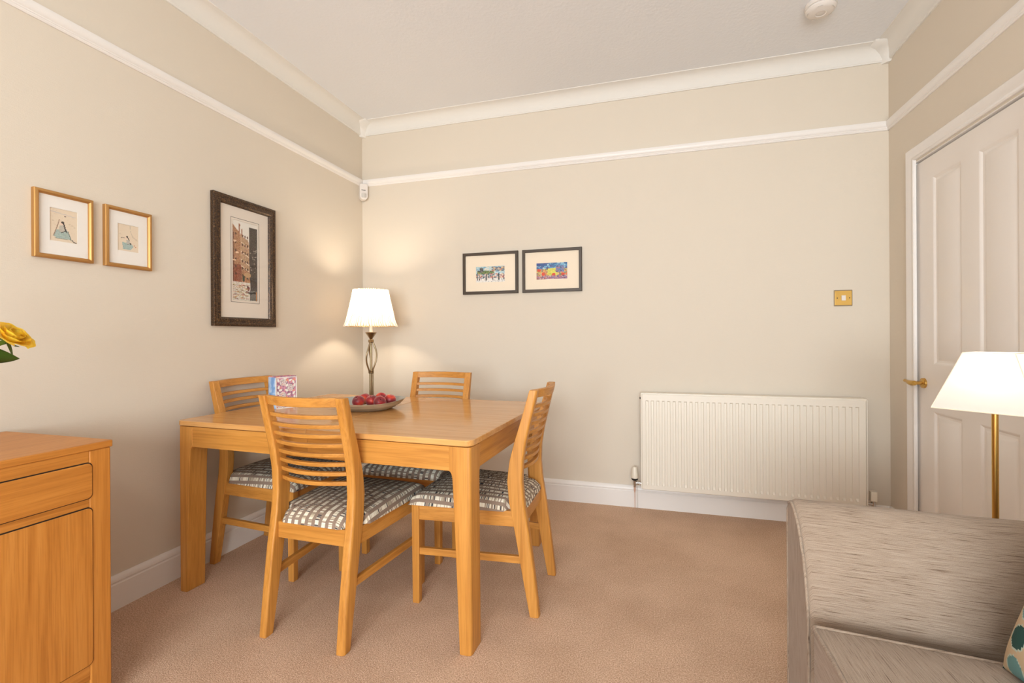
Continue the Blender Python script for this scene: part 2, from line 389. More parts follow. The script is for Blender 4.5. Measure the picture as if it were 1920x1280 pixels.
def cyl_x(bm, x0, x1, r, y, z, n=28, r1=None):
    r1 = r if r1 is None else r1
    loft(bm, [[(x0, y+r*math.cos(2*PI*i/n), z+r*math.sin(2*PI*i/n)) for i in range(n)], [(x1, y+r1*math.cos(2*PI*i/n), z+r1*math.sin(2*PI*i/n)) for i in range(n)]])
cyl_x(b, 0, -.009, .026, hy, hz_, r1=.025); cyl_x(b, -.008, -.014, .020, hy, hz_, r1=.012); hr = link('handle_rose', b, M['brass'], door, smooth=40)
b = BM(); cyl_x(b, -.010, -.045, .009, hy, hz_, 16)
tube(b, [(-.045, hy-.008, hz_), (-.047, hy+.01, hz_-.002), (-.048, hy+.035, hz_-.001), (-.046, hy+.06, hz_+.003), (-.046, hy+.082, hz_+.005)], [.012, .0135, .0115, .008, .0078], 16)
link('door_handle', b, M['brass'], door, smooth=50)

# ------------------------------------------------------------------ light switch, detector, alarm sensor
sw = thing('light_switch', 'square brass light switch plate with a white rocker on the back wall', 'light switch', (1.093, YB, 1.334))
b = BM(); prism(b, rrect(.094, .094, .003), 1, -.004, 0); link('backplate', b, M['antique'], sw, bevel=.001)
b = BM(); prism(b, rrect(.084, .084, .002), 1, -.0075, -.004); link('face_plate', b, M['brass'], sw, bevel=.0008)
b = BM(); box(b, -.0105, .0105, -.013, -.007, -.015, .015); link('rocker', b, M['whiteplastic'], sw, bevel=.001, label='white rocker')
for x in (-.031, .031):
    b = BM(); loft(b, [[(x+.003*math.cos(a), y, .003*math.sin(a)) for a in [2*PI*k/10 for k in range(10)]] for y in (-.0075, -.009)]); link('screw', b, M['black'], sw)
sm = thing('smoke_detector', 'round white smoke detector on the ceiling near the right corner', 'smoke detector', (.830, 2.67, ZC))
b = BM(); lathe(b, [(.001, 0), (.068, 0), (.070, -.006), (.070, -.016), (.066, -.020)][::-1]+[], 40); b2 = b
bmesh.ops.holes_fill(b2, edges=b2.edges); link('base_plate', b2, M['whiteplastic'], sm)
b = BM(); lathe(b, [(.060, -.019), (.066, -.023), (.067, -.030), (.060, -.040), (.048, -.045), (.001, -.047)], 40); link('cover', b, M['whiteplastic'], sm)
b = BM(); lathe(b, [(.024, -.0465), (.027, -.049), (.025, -.050), (.020, -.0475)], 30); link('test_button', b, M['whiteplastic'], sm)
for a in (0.3, 1.6, 2.9, 4.2, 5.4):
    b = BM(); pts = [(.0575*math.cos(a+t), .0575*math.sin(a+t), -.0425) for t in (0, .1, .2, .3, .4)]; tube(b, pts, .0018, 6); link('vent', b, M['greyplastic'], sm)
pirs = thing('alarm_sensor', 'small white motion sensor in the corner under the picture rail', 'motion sensor', (-2.098, 3.138, 2.232), math.radians(-45-90+180))
b = BM(); prof = []
for i in range(13):
    a = PI+PI*i/12; prof.append((.030*math.cos(a), -.031+.030*math.sin(a)))
prof += [(.030, .055), (.024, .062), (-.024, .062), (-.030, .055)]
prism(b, prof, 1, -.022, .028); link('housing', b, M['whiteplastic'], pirs, bevel=.006, seg=3)
b = BM(); lathe(b, [(.022, -.018), (.0225, 0), (.022, .012)], 24, (0, -.010, -.026)); bmesh.ops.holes_fill(b, edges=b.edges); link('lens', b, M['greyplastic'], pirs)
b = BM(); box(b, -.019, .012, -.0235, -.0215, .010, .0135); link('slot', b, M['black'], pirs)

# ------------------------------------------------------------------ radiator
rad = thing('radiator', 'long cream panel radiator with vertical flutes under the light switch', 'radiator', (-.045, YB-.002, 0))
RW, RZ0, RZ1, RY = 1.214, .149, .752, -.100
def rad_panel():
    bm = BM(); n = 36; m0 = .022; pitch = (RW-2*m0)/n; xs = [0, .004, m0]
    for i in range(n):
        x = m0+i*pitch
        for f in (.06, .14, .52, .60): xs.append(x+f*pitch)
    xs += [RW-m0, RW-.004, RW]
    dz = {}
    zr = [(RZ0, 0), (RZ0+.004, 0), (RZ0+.030, 0), (RZ0+.045, 1), (RZ1-.046, 1), (RZ1-.040, 0), (RZ1-.004, 0), (RZ1, 0)]
    G = []
    for zi, (z, k) in enumerate(zr):
        row = []
        for xi, x in enumerate(xs):
            d = 0
            if 3 <= xi < len(xs)-3 and (xi-3) % 4 in (1, 2): d = .008*k
            e = .004 if zi in (0, len(zr)-1) or xi in (0, len(xs)-1) else 0
            row.append(bm.verts.new((x, RY+d+e, z)))
        G.append(row)
    for a, c in zip(G, G[1:]):
        for i in range(len(xs)-1): bm.faces.new((a[i], a[i+1], c[i+1], c[i]))
    r = bmesh.ops.extrude_edge_only(bm, edges=[e for e in bm.edges if e.is_boundary])
    bmesh.ops.translate(bm, verts=[v for v in r['geom'] if isinstance(v, bmesh.types.BMVert)], vec=(0, .012, 0))
    return bm
link('fluted_panel', rad_panel(), M['radiator'], rad, smooth=25)
b = BM(); box(b, -.005, RW+.005, RY+.006, RY+.070, RZ1-.012, RZ1+.006); link('top_grille', b, M['radiator'], rad, bevel=.002)
for x in (-.006, RW+.001):
    b = BM(); box(b, x, x+.006, RY+.002, RY+.072, RZ0+.006, RZ1); link('side_panel', b, M['radiator'], rad, bevel=.001)
b = BM(); box(b, .01, RW-.01, RY+.012, RY+.060, RZ0+.02, RZ1-.02); link('convector', b, M['radiator'], rad)
for x in (.15, RW-.2):
    b = BM(); box(b, x, x+.03, RY+.055, -.001, .2, .7); link('bracket', b, M['radiator'], rad)
b = BM(); cyl_x(b, -.006, -.013, .006, RY+.03, RZ1-.03, 12); link('bleed_plug', b, M['black'], rad)
v = thing('radiator_valve', 'cream thermostatic valve with a dark collar left of the radiator', 'radiator valve', (-.091, YB-.066, .15))
b = BM(); lathe(b, [(.002, 0), (.0085, 0), (.0085, .014), (.0105, .015), (.0105, .040), (.009, .042), (.009, .05)], 20); bmesh.ops.holes_fill(b, edges=b.edges); link('valve_body', b, M['chrome'], v)
b = BM(); cyl_x(b, .006, .040, .008, 0, .026, 18); cyl_x(b, .014, .026, .012, 0, .026, 6); link('tail_nut', b, M['chrome'], v)
b = BM(); lathe(b, [(.002, .045), (.018, .045), (.021, .050), (.021, .057), (.002, .057)], 24); link('collar', b, M['black'], v, label='dark collar')
b = BM(); pf = [(.002, .057), (.021, .057), (.0225, .066), (.0205, .085), (.016, .112), (.0145, .124), (.011, .129), (.002, .1295)]; lathe(b, pf, 28); link('thermostatic_head', b, M['plastic'], v, smooth=50)
b = BM(); lathe(b, [(.006, 0), (.006, -.022), (.002, -.04), (.0018, -.15)], 10); link('pipe', b, M['copper'], v)
v = thing('radiator_valve', 'square cream capped lockshield valve right of the radiator by the sofa', 'radiator valve', (1.213, YB-.066, .15))
b = BM(); prism(b, rrect(.032, .032, .006), 2, .030, .085); link('cap', b, M['plastic'], v, bevel=.003)
b = BM(); lathe(b, [(.009, -.02), (.009, .03)], 16); cyl_x(b, -.036, 0, .008, 0, .012, 16); link('valve_body', b, M['chrome'], v)
b = BM(); lathe(b, [(.0075, -.15), (.0075, -.02)], 12); link('pipe', b, M['whiteplastic'], v)

# ------------------------------------------------------------------ picture painting on small grids
class Pic:
    def __init__(s, w, h, bg): s.w, s.h = w, h; s.px = [[bg]*w for _ in range(h)]
    def poly(s, pts, col, j=0):
        for y in range(s.h):
            for x in range(s.w):
                X, Y = (x+.5)/s.w, (y+.5)/s.h; ins = False; n = len(pts)
                for i in range(n):
                    (x0, y0), (x1, y1) = pts[i], pts[(i+1) % n]
                    if (y0 > Y) != (y1 > Y) and X < (x1-x0)*(Y-y0)/(y1-y0)+x0: ins = not ins
                if ins: s.px[y][x] = s.jit(col, j)
    def jit(s, c, j):
        if not j: return c
        k = random.uniform(-j, j); return tuple(max(0, min(255, v+k+random.uniform(-j, j)*.3)) for v in c)
    def dab(s, X, Y, rx, ry, col):
        x0, y0 = X*s.w, Y*s.h
        for y in range(max(0, int(y0-ry*s.h)), min(s.h, int(y0+ry*s.h)+1)):
            for x in range(max(0, int(x0-rx*s.w)), min(s.w, int(x0+rx*s.w)+1)):
                if ((x+.5-x0)/(rx*s.w))**2+((y+.5-y0)/(ry*s.h))**2 <= 1: s.px[y][x] = col
    def line(s, pts, col, t=.01):
        for (x0, y0), (x1, y1) in zip(pts, pts[1:]):
            n = int(max(abs(x1-x0)*s.w, abs(y1-y0)*s.h)*2)+1
            for i in range(n+1):
                f = i/n; s.dab(x0+(x1-x0)*f, y0+(y1-y0)*f, t, t*s.w/s.h, col)
    def mesh(s, W_, H_):
        """grid in local x,z centred, facing -y"""
        bm = BM(); V = [[bm.verts.new((-W_/2+W_*i/s.w, 0, H_/2-H_*j/s.h)) for i in range(s.w+1)] for j in range(s.h+1)]
        cl = bm.loops.layers.color.new('Col')
        for j in range(s.h):
            for i in range(s.w):
                f = bm.faces.new((V[j+1][i], V[j+1][i+1], V[j][i+1], V[j][i])); c = s.px[j][i]
                for l in f.loops: l[cl] = (c[0]/255, c[1]/255, c[2]/255, 1)
        return bm
def frame_mesh(W_, H_, prof):
    """prof (inset from outer edge, depth out of wall) -> mitred frame facing -y"""
    bm = BM(); rings = []
    for sx, sz in ((-1, -1), (1, -1), (1, 1), (-1, 1)): rings.append([(sx*(W_/2-i), -d, sz*(H_/2-i)) for i, d in prof])
    R = [[bm.verts.new(p) for p in r] for r in rings]; n = len(prof)
    for k in range(4):
        a, c = R[k], R[(k+1) % 4]
        for i in range(n): bm.faces.new((a[i], a[(i+1) % n], c[(i+1) % n], c[i]))
    return bm
def plate(W_, H_, y0, y1, hw=None, hh=None):
    bm = BM()
    if hw is None: box(bm, -W_/2, W_/2, y0, y1, -H_/2, H_/2)
    else:
        box(bm, -W_/2, -hw/2, y0, y1, -H_/2, H_/2); box(bm, hw/2, W_/2, y0, y1, -H_/2, H_/2); box(bm, -hw/2, hw/2, y0, y1, -H_/2, -hh/2); box(bm, -hw/2, hw/2, y0, y1, hh/2, H_/2)
    return bm
def picture(label, loc, rz, W_, H_, fw_, prof, fm, mm, art, aw, ah, oz=0, border=None, tilt=0):
    t = thing('framed_picture', label, 'picture', loc, rz); t.rotation_euler = (tilt, 0, rz)
    link('frame', frame_mesh(W_, H_, prof), fm, t, smooth=40)
    iw, ih = W_-2*fw_+.006, H_-2*fw_+.006
    b = plate(iw, ih, -.009, -.007, aw, ah); 
    if oz:
        b = BM(); box(b, -iw/2, -aw/2, -.009, -.007, -ih/2, ih/2); box(b, aw/2, iw/2, -.009, -.007, -ih/2, ih/2); box(b, -aw/2, aw/2, -.009, -.007, -ih/2, oz-ah/2); box(b, -aw/2, aw/2, -.009, -.007, oz+ah/2, ih/2)
    link('mount', b, mm, t)
    am = art.mesh(aw, ah); xform(am, Matrix.Translation((0, -.0065, oz))); link('print', am, M['print'], t, smooth=0, recalc=False)
    if border:
        g = border; b = BM()
        x, z0, z1, th = aw/2+g, oz-ah/2-g, oz+ah/2+g, .0018
        box(b, -x-th, -x, -.0096, -.009, z0, z1); box(b, x, x+th, -.0096, -.009, z0, z1); box(b, -x-th, x+th, -.0096, -.009, z0-th, z0); box(b, -x-th, x+th, -.0096, -.009, z1, z1+th)
        link('border_line', b, M['black'], t)
    b = plate(iw, ih, -.0125, -.0115); link('glass', b, M['glass'], t)
    return t

# art on the left wall (facing +x : rz = +90deg turns -y to +x)
def seated(lute):
    p = Pic(44, 60, (222, 205, 182))
    for _ in range(160): p.dab(random.random(), random.random(), .02, .015, p.jit((220, 202, 178), 6))
    for x, y in ((.12, .38), (.8, .45), (.9, .5), (.72, .42)): p.dab(x, y, .035, .02, (205, 188, 165))
    if lute:
        p.line([(.02, .10), (.95, .18)], (190, 184, 184), .012); p.dab(.55, .2, .06, .01, (120, 105, 95))
        p.poly([(.20, .66), (.42, .60), (.60, .60), (.72, .74), (.78, .90), (.28, .91), (.12, .84)], (160, 178, 172), 14)
        p.poly([(.36, .50), (.50, .48), (.56, .64), (.42, .72), (.32, .66)], (186, 180, 168), 10)
        p.line([(.35, .32), (.24, .62), (.14, .84)], (140, 110, 90), .015)
        p.dab(.42, .44, .055, .05, (226, 200, 180)); p.dab(.46, .40, .055, .035, (48, 40, 38)); p.line([(.50, .42), (.56, .60), (.60, .68)], (52, 44, 42), .025)
        p.line([(.42, .72), (.55, .66), (.66, .70)], (60, 60, 52), .014); p.line([(.66, .66), (.76, .90)], (90, 100, 90), .012); p.line([(.14, .90), (.8, .92)], (150, 140, 125), .010)
        p.line([(.82, .91), (.86, .96), (.95, .98)], (60, 50, 45), .018)
    else:
        p.line([(.60, .02), (.62, .25), (.75, .45), (.95, .55)], (175, 165, 150), .010)
        p.poly([(.34, .68), (.62, .66), (.76, .80), (.62, .93), (.26, .93), (.22, .66)], (158, 178, 174), 14)
        p.poly([(.40, .56), (.56, .56), (.62, .70), (.46, .74)], (184, 180, 170), 10)
        p.dab(.42, .50, .05, .045, (224, 198, 178)); p.dab(.46, .45, .05, .03, (50, 42, 40)); p.line([(.49, .48), (.56, .58)], (52, 44, 42), .02); p.dab(.62, .70, .04, .03, (56, 50, 46))
        p.line([(.16, .52), (.34, .50)], (110, 95, 80), .012); p.line([(.46, .74), (.62, .68)], (70, 70, 60), .014); p.dab(.80, .75, .03, .02, (190, 110, 70)); p.dab(.86, .8, .02, .02, (190, 110, 70))
    return p
gprof = [(0, 0), (0, .016), (.004, .019), (.010, .020), (.014, .017), (.016, .011), (.016, 0)]
XW = XL+.001
picture('larger gilt framed print of a seated figure with a long instrument, leftmost on the wall', (XW, 1.230, 1.544), PI/2, .188, .250, .016, gprof, M['gilt'], M['matwhite'], seated(True), .088, .122, oz=.004)
picture('smaller gilt framed print of a crouching figure, right of its larger gilt neighbour', (XW, 1.459, 1.544), PI/2, .186, .250, .016, gprof, M['gilt'], M['matwhite'], seated(False), .084, .112, oz=.003)
def canal():
    p = Pic(48, 124, (226, 222, 214)); J = 22
    p.poly([(0, .05), (.30, .15), (.46, .20), (.62, .22), (.70, .34), (.70, .78), (0, .78)], (168, 124, 92), J)
    p.poly([(.30, .15), (.46, .20), (.62, .22), (.70, .34), (.70, .6), (.32, .62)], (178, 146, 116), J)
    p.poly([(.06, .55), (.35, .55), (.35, .78), (.06, .78)], (140, 84, 62), J); p.poly([(0, .12), (.06, .16), (.06, .80), (0, .80)], (120, 82, 62), J)
    p.poly([(.66, .05), (1, .05), (1, .96), (.72, .96), (.66, .35)], (78, 68, 60), 16)
    p.poly([(0, .77), (.70, .77), (.72, 1), (0, 1)], (206, 198, 186), 26); p.poly([(.68, .86), (1, .86), (1, .99), (.68, .99)], (110, 106, 100), 20)
    for y in (.30, .42, .52, .60):
        p.line([(.34, y-.04), (.66, y+.02)], (226, 208, 186), .014)
    for x in (.13, .40, .50, .60):
        for y in (.16, .27, .37, .48, .57, .66): p.dab(x, y+x*.05, .03, .017, (96, 66, 50))
    for x, y in ((.10, .26), (.18, .40), (.08, .5)): p.dab(x, y, .06, .012, (222, 190, 160))
    p.dab(.28, .05, .03, .02, (150, 100, 70)); p.line([(.28, .05), (.28, .14)], (150, 96, 64), .02); p.line([(.38, .10), (.38, .17)], (150, 96, 64), .02)
    p.dab(.44, .72, .045, .04, (60, 66, 48)); p.dab(.60, .71, .03, .02, (70, 66, 60)); p.dab(.6, .67, .14, .03, (184, 150, 112))
    for _ in range(60): p.dab(random.uniform(.7, 1), random.uniform(.33, .62), .03, .006, (150, 140, 128) if random.random() < .35 else (64, 56, 50))
    p.line([(.55, .885), (.72, .90), (1, .885)], (36, 30, 30), .03); p.dab(.62, .84, .06, .028, (120, 64, 60)); p.dab(.60, .81, .03, .015, (60, 44, 44))
    p.line([(.95, .88), (.95, .99)], (170, 120, 76), .02)
    for _ in range(90): p.dab(random.uniform(0, .6), random.uniform(.80, .98), .05, .004, p.jit((170, 140, 112), 50))
    return p
bprof = [(0, 0), (0, .020), (.004, .024), (.012, .025), (.020, .020), (.026, .022), (.036, .024), (.044, .018), (.048, .011), (.048, 0)]
picture('tall dark bronze framed canal scene print on the left wall', (XW, 2.062, 1.527), PI/2, .412, .688, .048, bprof, M['bronze'], M['matgrey'], canal(), .165, .43, oz=.012, border=.010)
def town(kind):
    p = Pic(80, 44, (225, 225, 225))
    if kind == 0:
        for _ in range(500): p.dab(random.random(), random.uniform(.0, .45), .04, .05, random.choice([(150, 190, 205), (200, 215, 215), (120, 165, 190), (226, 214, 190), (180, 205, 210)]))
        for _ in range(170): p.dab(random.uniform(.05, .62), random.uniform(.28, .5), .025, .035, random.choice([(84, 110, 62), (120, 140, 70), (58, 70, 60), (150, 150, 90)]))
        for _ in range(70): p.dab(random.uniform(.14, .24), random.uniform(.1, .34), .02, .04, random.choice([(58, 60, 72), (90, 96, 96), (130, 120, 100)]))
        for _ in range(150): p.dab(random.uniform(.55, 1), random.uniform(.06, .3), .03, .03, random.choice([(214, 186, 140), (110, 140, 160), (90, 90, 100), (200, 130, 90), (70, 110, 140)]))
        for _ in range(300): p.dab(random.random(), random.uniform(.48, .78), .03, .045, random.choice([(205, 150, 140), (226, 214, 208), (170, 90, 90), (84, 110, 110), (70, 74, 84), (150, 170, 180), (222, 196, 170)]))
        for _ in range(140): p.dab(random.random(), random.uniform(.76, 1), .05, .02, (230, 226, 220))
        for x in (.04, .12, .35, .36, .58, .79, .80, .97): p.line([(x, .5), (x, .88)], (40, 62, 62), .010); p.dab(x, .8, .02, .05, (46, 52, 60))
        for _ in range(60): p.dab(random.random(), random.uniform(.8, .97), .008, .012, (60, 66, 80))
    else:
        for _ in range(500): p.dab(random.random(), random.uniform(0, .36), .05, .05, random.choice([(60, 110, 160), (90, 150, 190), (120, 175, 205), (90, 100, 150), (170, 200, 215)]))
        for _ in range(120): p.dab(random.uniform(0, .3), random.uniform(0, .15), .05, .04, random.choice([(70, 80, 140), (60, 100, 150)]))
        for _ in range(600): p.dab(random.random(), random.uniform(.38, .78), .028, .04, random.choice([(224, 196, 120), (214, 120, 90), (196, 180, 120), (120, 140, 90), (220, 160, 90), (170, 110, 110), (150, 150, 130)]))
        for _ in range(160): p.dab(random.uniform(.38, .66), random.uniform(.35, .75), .03, .04, random.choice([(226, 214, 96), (206, 206, 100), (190, 190, 80)]))
        for _ in range(150): p.dab(random.uniform(.64, .88), random.uniform(.2, .55), .025, .05, random.choice([(140, 130, 170), (100, 130, 170), (170, 120, 140), (90, 100, 130)]))
        for x, y in ((.08, .44), (.56, .72), (.86, .72), (.06, .9), (.22, .68)): p.dab(x, y, .06, .09, (214, 80, 60))
        for _ in range(320): p.dab(random.random(), random.uniform(.8, 1), .03, .03, random.choice([(150, 100, 130), (120, 110, 160), (190, 120, 110), (110, 80, 100), (200, 170, 170)]))
        p.line([(.36, .28), (.36, .42)], (50, 50, 70), .008); p.line([(.16, .62), (.16, .84)], (226, 220, 200), .008)
    return p
dprof = [(0, 0), (0, .018), (.002, .020), (.018, .020), (.020, .018), (.020, .008), (.020, 0)]
picture('left of two small dark framed colourful townscapes, its print paler with white', (-1.083, YB-.001, 1.573), 0, .415, .297, .020, dprof, M['darkframe'], M['matcream'], town(0), .215, .112, oz=-.008)
picture('right of two small dark framed colourful townscapes, its print bright blue and yellow', (-.637, YB-.001, 1.573), 0, .415, .297, .020, dprof, M['darkframe'], M['matcream'], town(1), .215, .112, oz=-.004)

pd = thing('added_fill_lamp', 'unseen white globe added behind the viewpoint as fill light from above', 'added fill light', (-.25, -.7, ZC))  # unseen hanging globe, added to carry the overhead fill light
b = BM(); lathe(b, [(.002, 0), (.05, 0), (.045, -.025), (.006, -.035), (.006, -.40), (.002, -.40)], 24); link('cord_and_rose', b, M['whiteplastic'], pd)
def opal(nt, bb):
    out = nt.nodes['Material Output']; t = nt.nodes.new('ShaderNodeBsdfTransparent'); d = nt.nodes.new('ShaderNodeBsdfDiffuse'); mx = nt.nodes.new('ShaderNodeMixShader'); mx.inputs[0].default_value = .25
    nt.links.new(t.outputs[0], mx.inputs[1]); nt.links.new(d.outputs[0], mx.inputs[2]); nt.links.new(mx.outputs[0], out.inputs[0])
b = BM(); bmesh.ops.create_uvsphere(b, u_segments=32, v_segments=20, radius=.17, matrix=Matrix.Translation((0, 0, -.565))); link('globe', b, mat('opal_glass', (1, 1, 1, 1), .3, build=opal), pd, smooth=80)

# ------------------------------------------------------------------ dining table
TZ = .757
tb = thing('dining_table', 'large rectangular oak dining table with polished top and tapered legs', 'table', (-1.285, 2.051, 0), math.radians(-2.1))
TW, TD = 1.42, 1.005
def half_top(s):
    r = .03; pts = []
    for cx, cy, a0 in ((TW/2-r, TD/2-r, 0),):
        for i in range(6): a = PI/2*i/5; pts.append((cx+r*math.cos(a), cy+r*math.sin(a)))
    poly = [(.0006, -TD/2)]+[(x, -y) for x, y in pts[::-1]]+pts+[(.0006, TD/2)]
    if s < 0: poly = [(-x, y) for x, y in poly[::-1]]
    bm = BM(); prism(bm, poly, 2, TZ-.022, TZ); return bm
for s in (-1, 1): link('tabletop', half_top(s), WT, tb, bevel=.003)
AZ0, AZ1 = .644, TZ-.0252
for sy in (-1, 1):
    for s in (-1, 1):
        b = BM(); x0, x1 = (.0006, TW/2-.08) if s > 0 else (-TW/2+.08, -.0006); y = sy*(TD/2-.008); box(b, x0, x1, min(y, y-sy*.022), max(y, y-sy*.022), AZ0, AZ1); link('apron', b, W[0], tb, bevel=.001)
for s in (-1, 1):
    b = BM(); x = s*(TW/2-.008); box(b, min(x, x-s*.022), max(x, x-s*.022), -TD/2+.085, TD/2-.085, AZ0, AZ1); link('apron', b, W[1], tb, bevel=.001)
def table_leg(sx, sy):
    bm = BM(); X, Y = TW/2-.006, TD/2-.006; rings = []
    for z, wx_, wy_ in ((0, .046, .088), (.2, .053, .087), (.4, .061, .085), (.56, .068, .084), (.615, .071, .084), (AZ0-.012, .074, .085), (AZ0-.003, .079, .088), (AZ0, .084, .090), (AZ1, .084, .090)):
        x0, x1 = sx*X, sx*(X-wx_); y0, y1 = sy*Y, sy*(Y-wy_)
        k = .014*sx; ky = .014*sy
        ring = [(x0-k, y0, z), (x0-k*.3, y0-ky*.3, z), (x0, y0-ky, z), (x0, y1, z), (x1, y1, z), (x1, y0, z)]
        if sx*sy < 0: ring = ring[::-1]
        rings.append(ring)
    loft(bm, rings); return bm
b = BM(); box(b, -TW/2+.03, TW/2-.03, -TD/2+.03, TD/2-.03, AZ1-.01, TZ-.021); link('gap_shade_fill', b, M['dark'], tb)  # dark block, its colour stands in for shadow between top and apron
for sx in (-1, 1):
    for sy in (-1, 1): link('leg', table_leg(sx, sy), W[2], tb, smooth=30, bevel=.003)

# ------------------------------------------------------------------ dining chairs
backE = [(0, -.270), (.15, -.254), (.33, -.231), (.45, -.211), (.54, -.203), (.62, -.207), (.70, -.221), (.80, -.245), (.905, -.270)]
frontE = [(0, -.233), (.15, -.205), (.33, -.173), (.45, -.149), (.54, -.141), (.62, -.152), (.70, -.174), (.80, -.206), (.905, -.236)]
def interp(t, z):
    for (z0, a), (z1, c) in zip(t, t[1:]):
        if z <= z1: return a+(c-a)*(z-z0)/(z1-z0)
    return t[-1][1]
HW = .190     # half width of the back
def chair():
    t = thing('dining_chair', '', 'chair', group='oak dining chairs round the table')
    for s in (-1, 1):
        bm = BM(); rings = []; zs = [i*.905/22 for i in range(23)]
        for z in zs:
            yb, yf = interp(backE, z), interp(frontE, z); xo, xi = s*HW, s*(HW-.036)
            k = .010
            ring = [(xo, yf, z), (xo, yb+k, z), (xo-s*k*.4, yb+k*.35, z), (xo-s*k, yb, z), (xi+s*.004, yb, z), (xi, yb+.004, z), (xi, yf, z)]
            if s > 0: ring = ring[::-1]
            rings.append(ring)
        loft(bm, rings); link('leg', bm, W[2], t, smooth=50, bevel=.0025)
        bm = BM(); x0, x1 = s*.224, s*.190
        loft(bm, [[(min(x0, x1)+.002, .238, 0), (max(x0, x1)-.002, .238, 0), (max(x0, x1)-.002, .268, 0), (min(x0, x1)+.002, .268, 0)], [(min(x0, x1), .236, .415), (max(x0, x1), .236, .415), (max(x0, x1), .270, .415), (min(x0, x1), .270, .415)]])
        link('leg', bm, W[2], t, bevel=.003)
        def bar(name, z0, z1, th, yr, xr, m):
            bm = BM(); a = (s*.207, .24); c = (s*xr, yr); rings = []
            for (x, y) in (a, c): rings.append([(x-th/2, y, z0), (x+th/2, y, z0), (x+th/2, y, z1), (x-th/2, y, z1)])
            loft(bm, rings); link(name, bm, m, t, bevel=.002)
        bar('seat_rail', .352, .414, .022, -.17, .174, W[1]); bar('stretcher', .205, .234, .018, -.195, .173, W[1])
    b = BM(); box(b, -.192, .192, .244, .264, .352, .414); link('seat_rail', b, W[0], t, bevel=.002)
    b = BM(); box(b, -HW+.036, HW-.036, -.205, -.183, .352, .414); link('seat_rail', b, W[0], t, bevel=.002)
    def slat(z0, z1, th, bow, name):
        bm = BM(); rings = []; n = 14; xm = HW-.034
        for i in range(n+1):
            x = -xm+2*xm*i/n; o = bow*(1-(x/xm)**2); r = []
            for z in (z0, z1):
                y = (interp(backE, z)+interp(frontE, z))/2-o+.004
                r.append((y, z))
            (ya, za), (yb_, zb) = r
            rings.append([(x, ya-th/2, za), (x, ya+th/2, za), (x, yb_+th/2, zb), (x, yb_-th/2, zb)])
        loft(bm, rings); link(name, bm, W[0], t, smooth=40, bevel=.002)
    slat(.871, .905, .023, .038, 'top_rail')
    for i in range(8): z = .826-i*.0365; slat(z, z+.0148, .020, .038, 'slat')
    # upholstered seat: wrapped grid with uv = arc length in metres
    bm = BM(); uvl = bm.loops.layers.uv.new('UVMap'); nu, nv = 26, 30
    def hwid(y): return .110+.041*(1-(1-min(1, (y+.214)/.040))**2)**.5 if y < -.174 else .151 if y < -.150 else .150+min(1, (y+.150)/.022)*(.052) if y < -.128 else .202+(.232-.202)*(y+.128)/.413
    ys_ = [-.212, -.206]+[-.190+.0103*i for i in range(1, 9)]+[-.10+.0185*i for i in range(1, 21)]+[.277, .283]
    G = []; drop = .052
    for j, y in enumerate(ys_):
        row = []; hwv = hwid(y); ty = (y+.212)/.495
        ey = min(1, min(ty, 1-ty)/.13)
        for i in range(nu+1):
            s = -1+2*i/nu; s = math.copysign(abs(s)**.8, s); x = s*hwv
            ex = min(1, (1-abs(s))*hwv/.040)
            e = (1-(1-ex)**2.4)**(1/2.4); e2 = (1-(1-ey)**2.4)**(1/2.4)
            z = .4160+.042*e*e2 + .020*(1-s*s)*(1-(2*ty-1)**2)
            row.append((x, y, z))
        G.append(row)
    rows = [[(x, y, .4155) for x, y, z in G[0]]]+G+[[(x, y, .4155) for x, y, z in G[-1]]]
    full = []
    for r in rows: full.append([(r[0][0], r[0][1], .4155)]+r+[(r[-1][0], r[-1][1], .4155)])
    def alen(seq):
        L = [0]
        for p, q in zip(seq, seq[1:]): L.append(L[-1]+math.dist(p, q))
        return L
    midj, midi = len(full)//2, len(full[0])//2
    vl = alen([r[midi] for r in full]); V = [[bm.verts.new(p) for p in r] for r in full]; U = []
    for r in full: L = alen(r); U.append([l-L[midi] for l in L])
    for j in range(len(full)-1):
        for i in range(len(full[0])-1):
            f = bm.faces.new((V[j][i], V[j][i+1], V[j+1][i+1], V[j+1][i]))
            for l, (jj, ii) in zip(f.loops, ((j, i), (j, i+1), (j+1, i+1), (j+1, i))): l[uvl].uv = (U[jj][ii]+.5, vl[jj]+.2)
    bmesh.ops.remove_doubles(bm, verts=bm.verts, dist=.0004)
    bmesh.ops.holes_fill(bm, edges=[e for e in bm.edges if e.is_boundary])
    o = link('seat_pad', bm, M['seat'], t, smooth=70)
    return t
c1 = chair(); c1.location = (-1.216, 1.682, 0); c1.rotation_euler = (0, 0, math.radians(-1))
c1['label'] = 'nearest oak slat-back dining chair, its back to us before the table front'
dup(c1, (-.694, 2.0, 0), PI/2, 'oak slat-back dining chair at the right end of the table')
dup(c1, (-1.835, 2.0, 0), -PI/2, 'oak slat-back dining chair at the left end of the table, against the wall')
dup(c1, (-1.212, 2.378, 0), PI, 'oak slat-back dining chair behind the table, only its top slats above it')

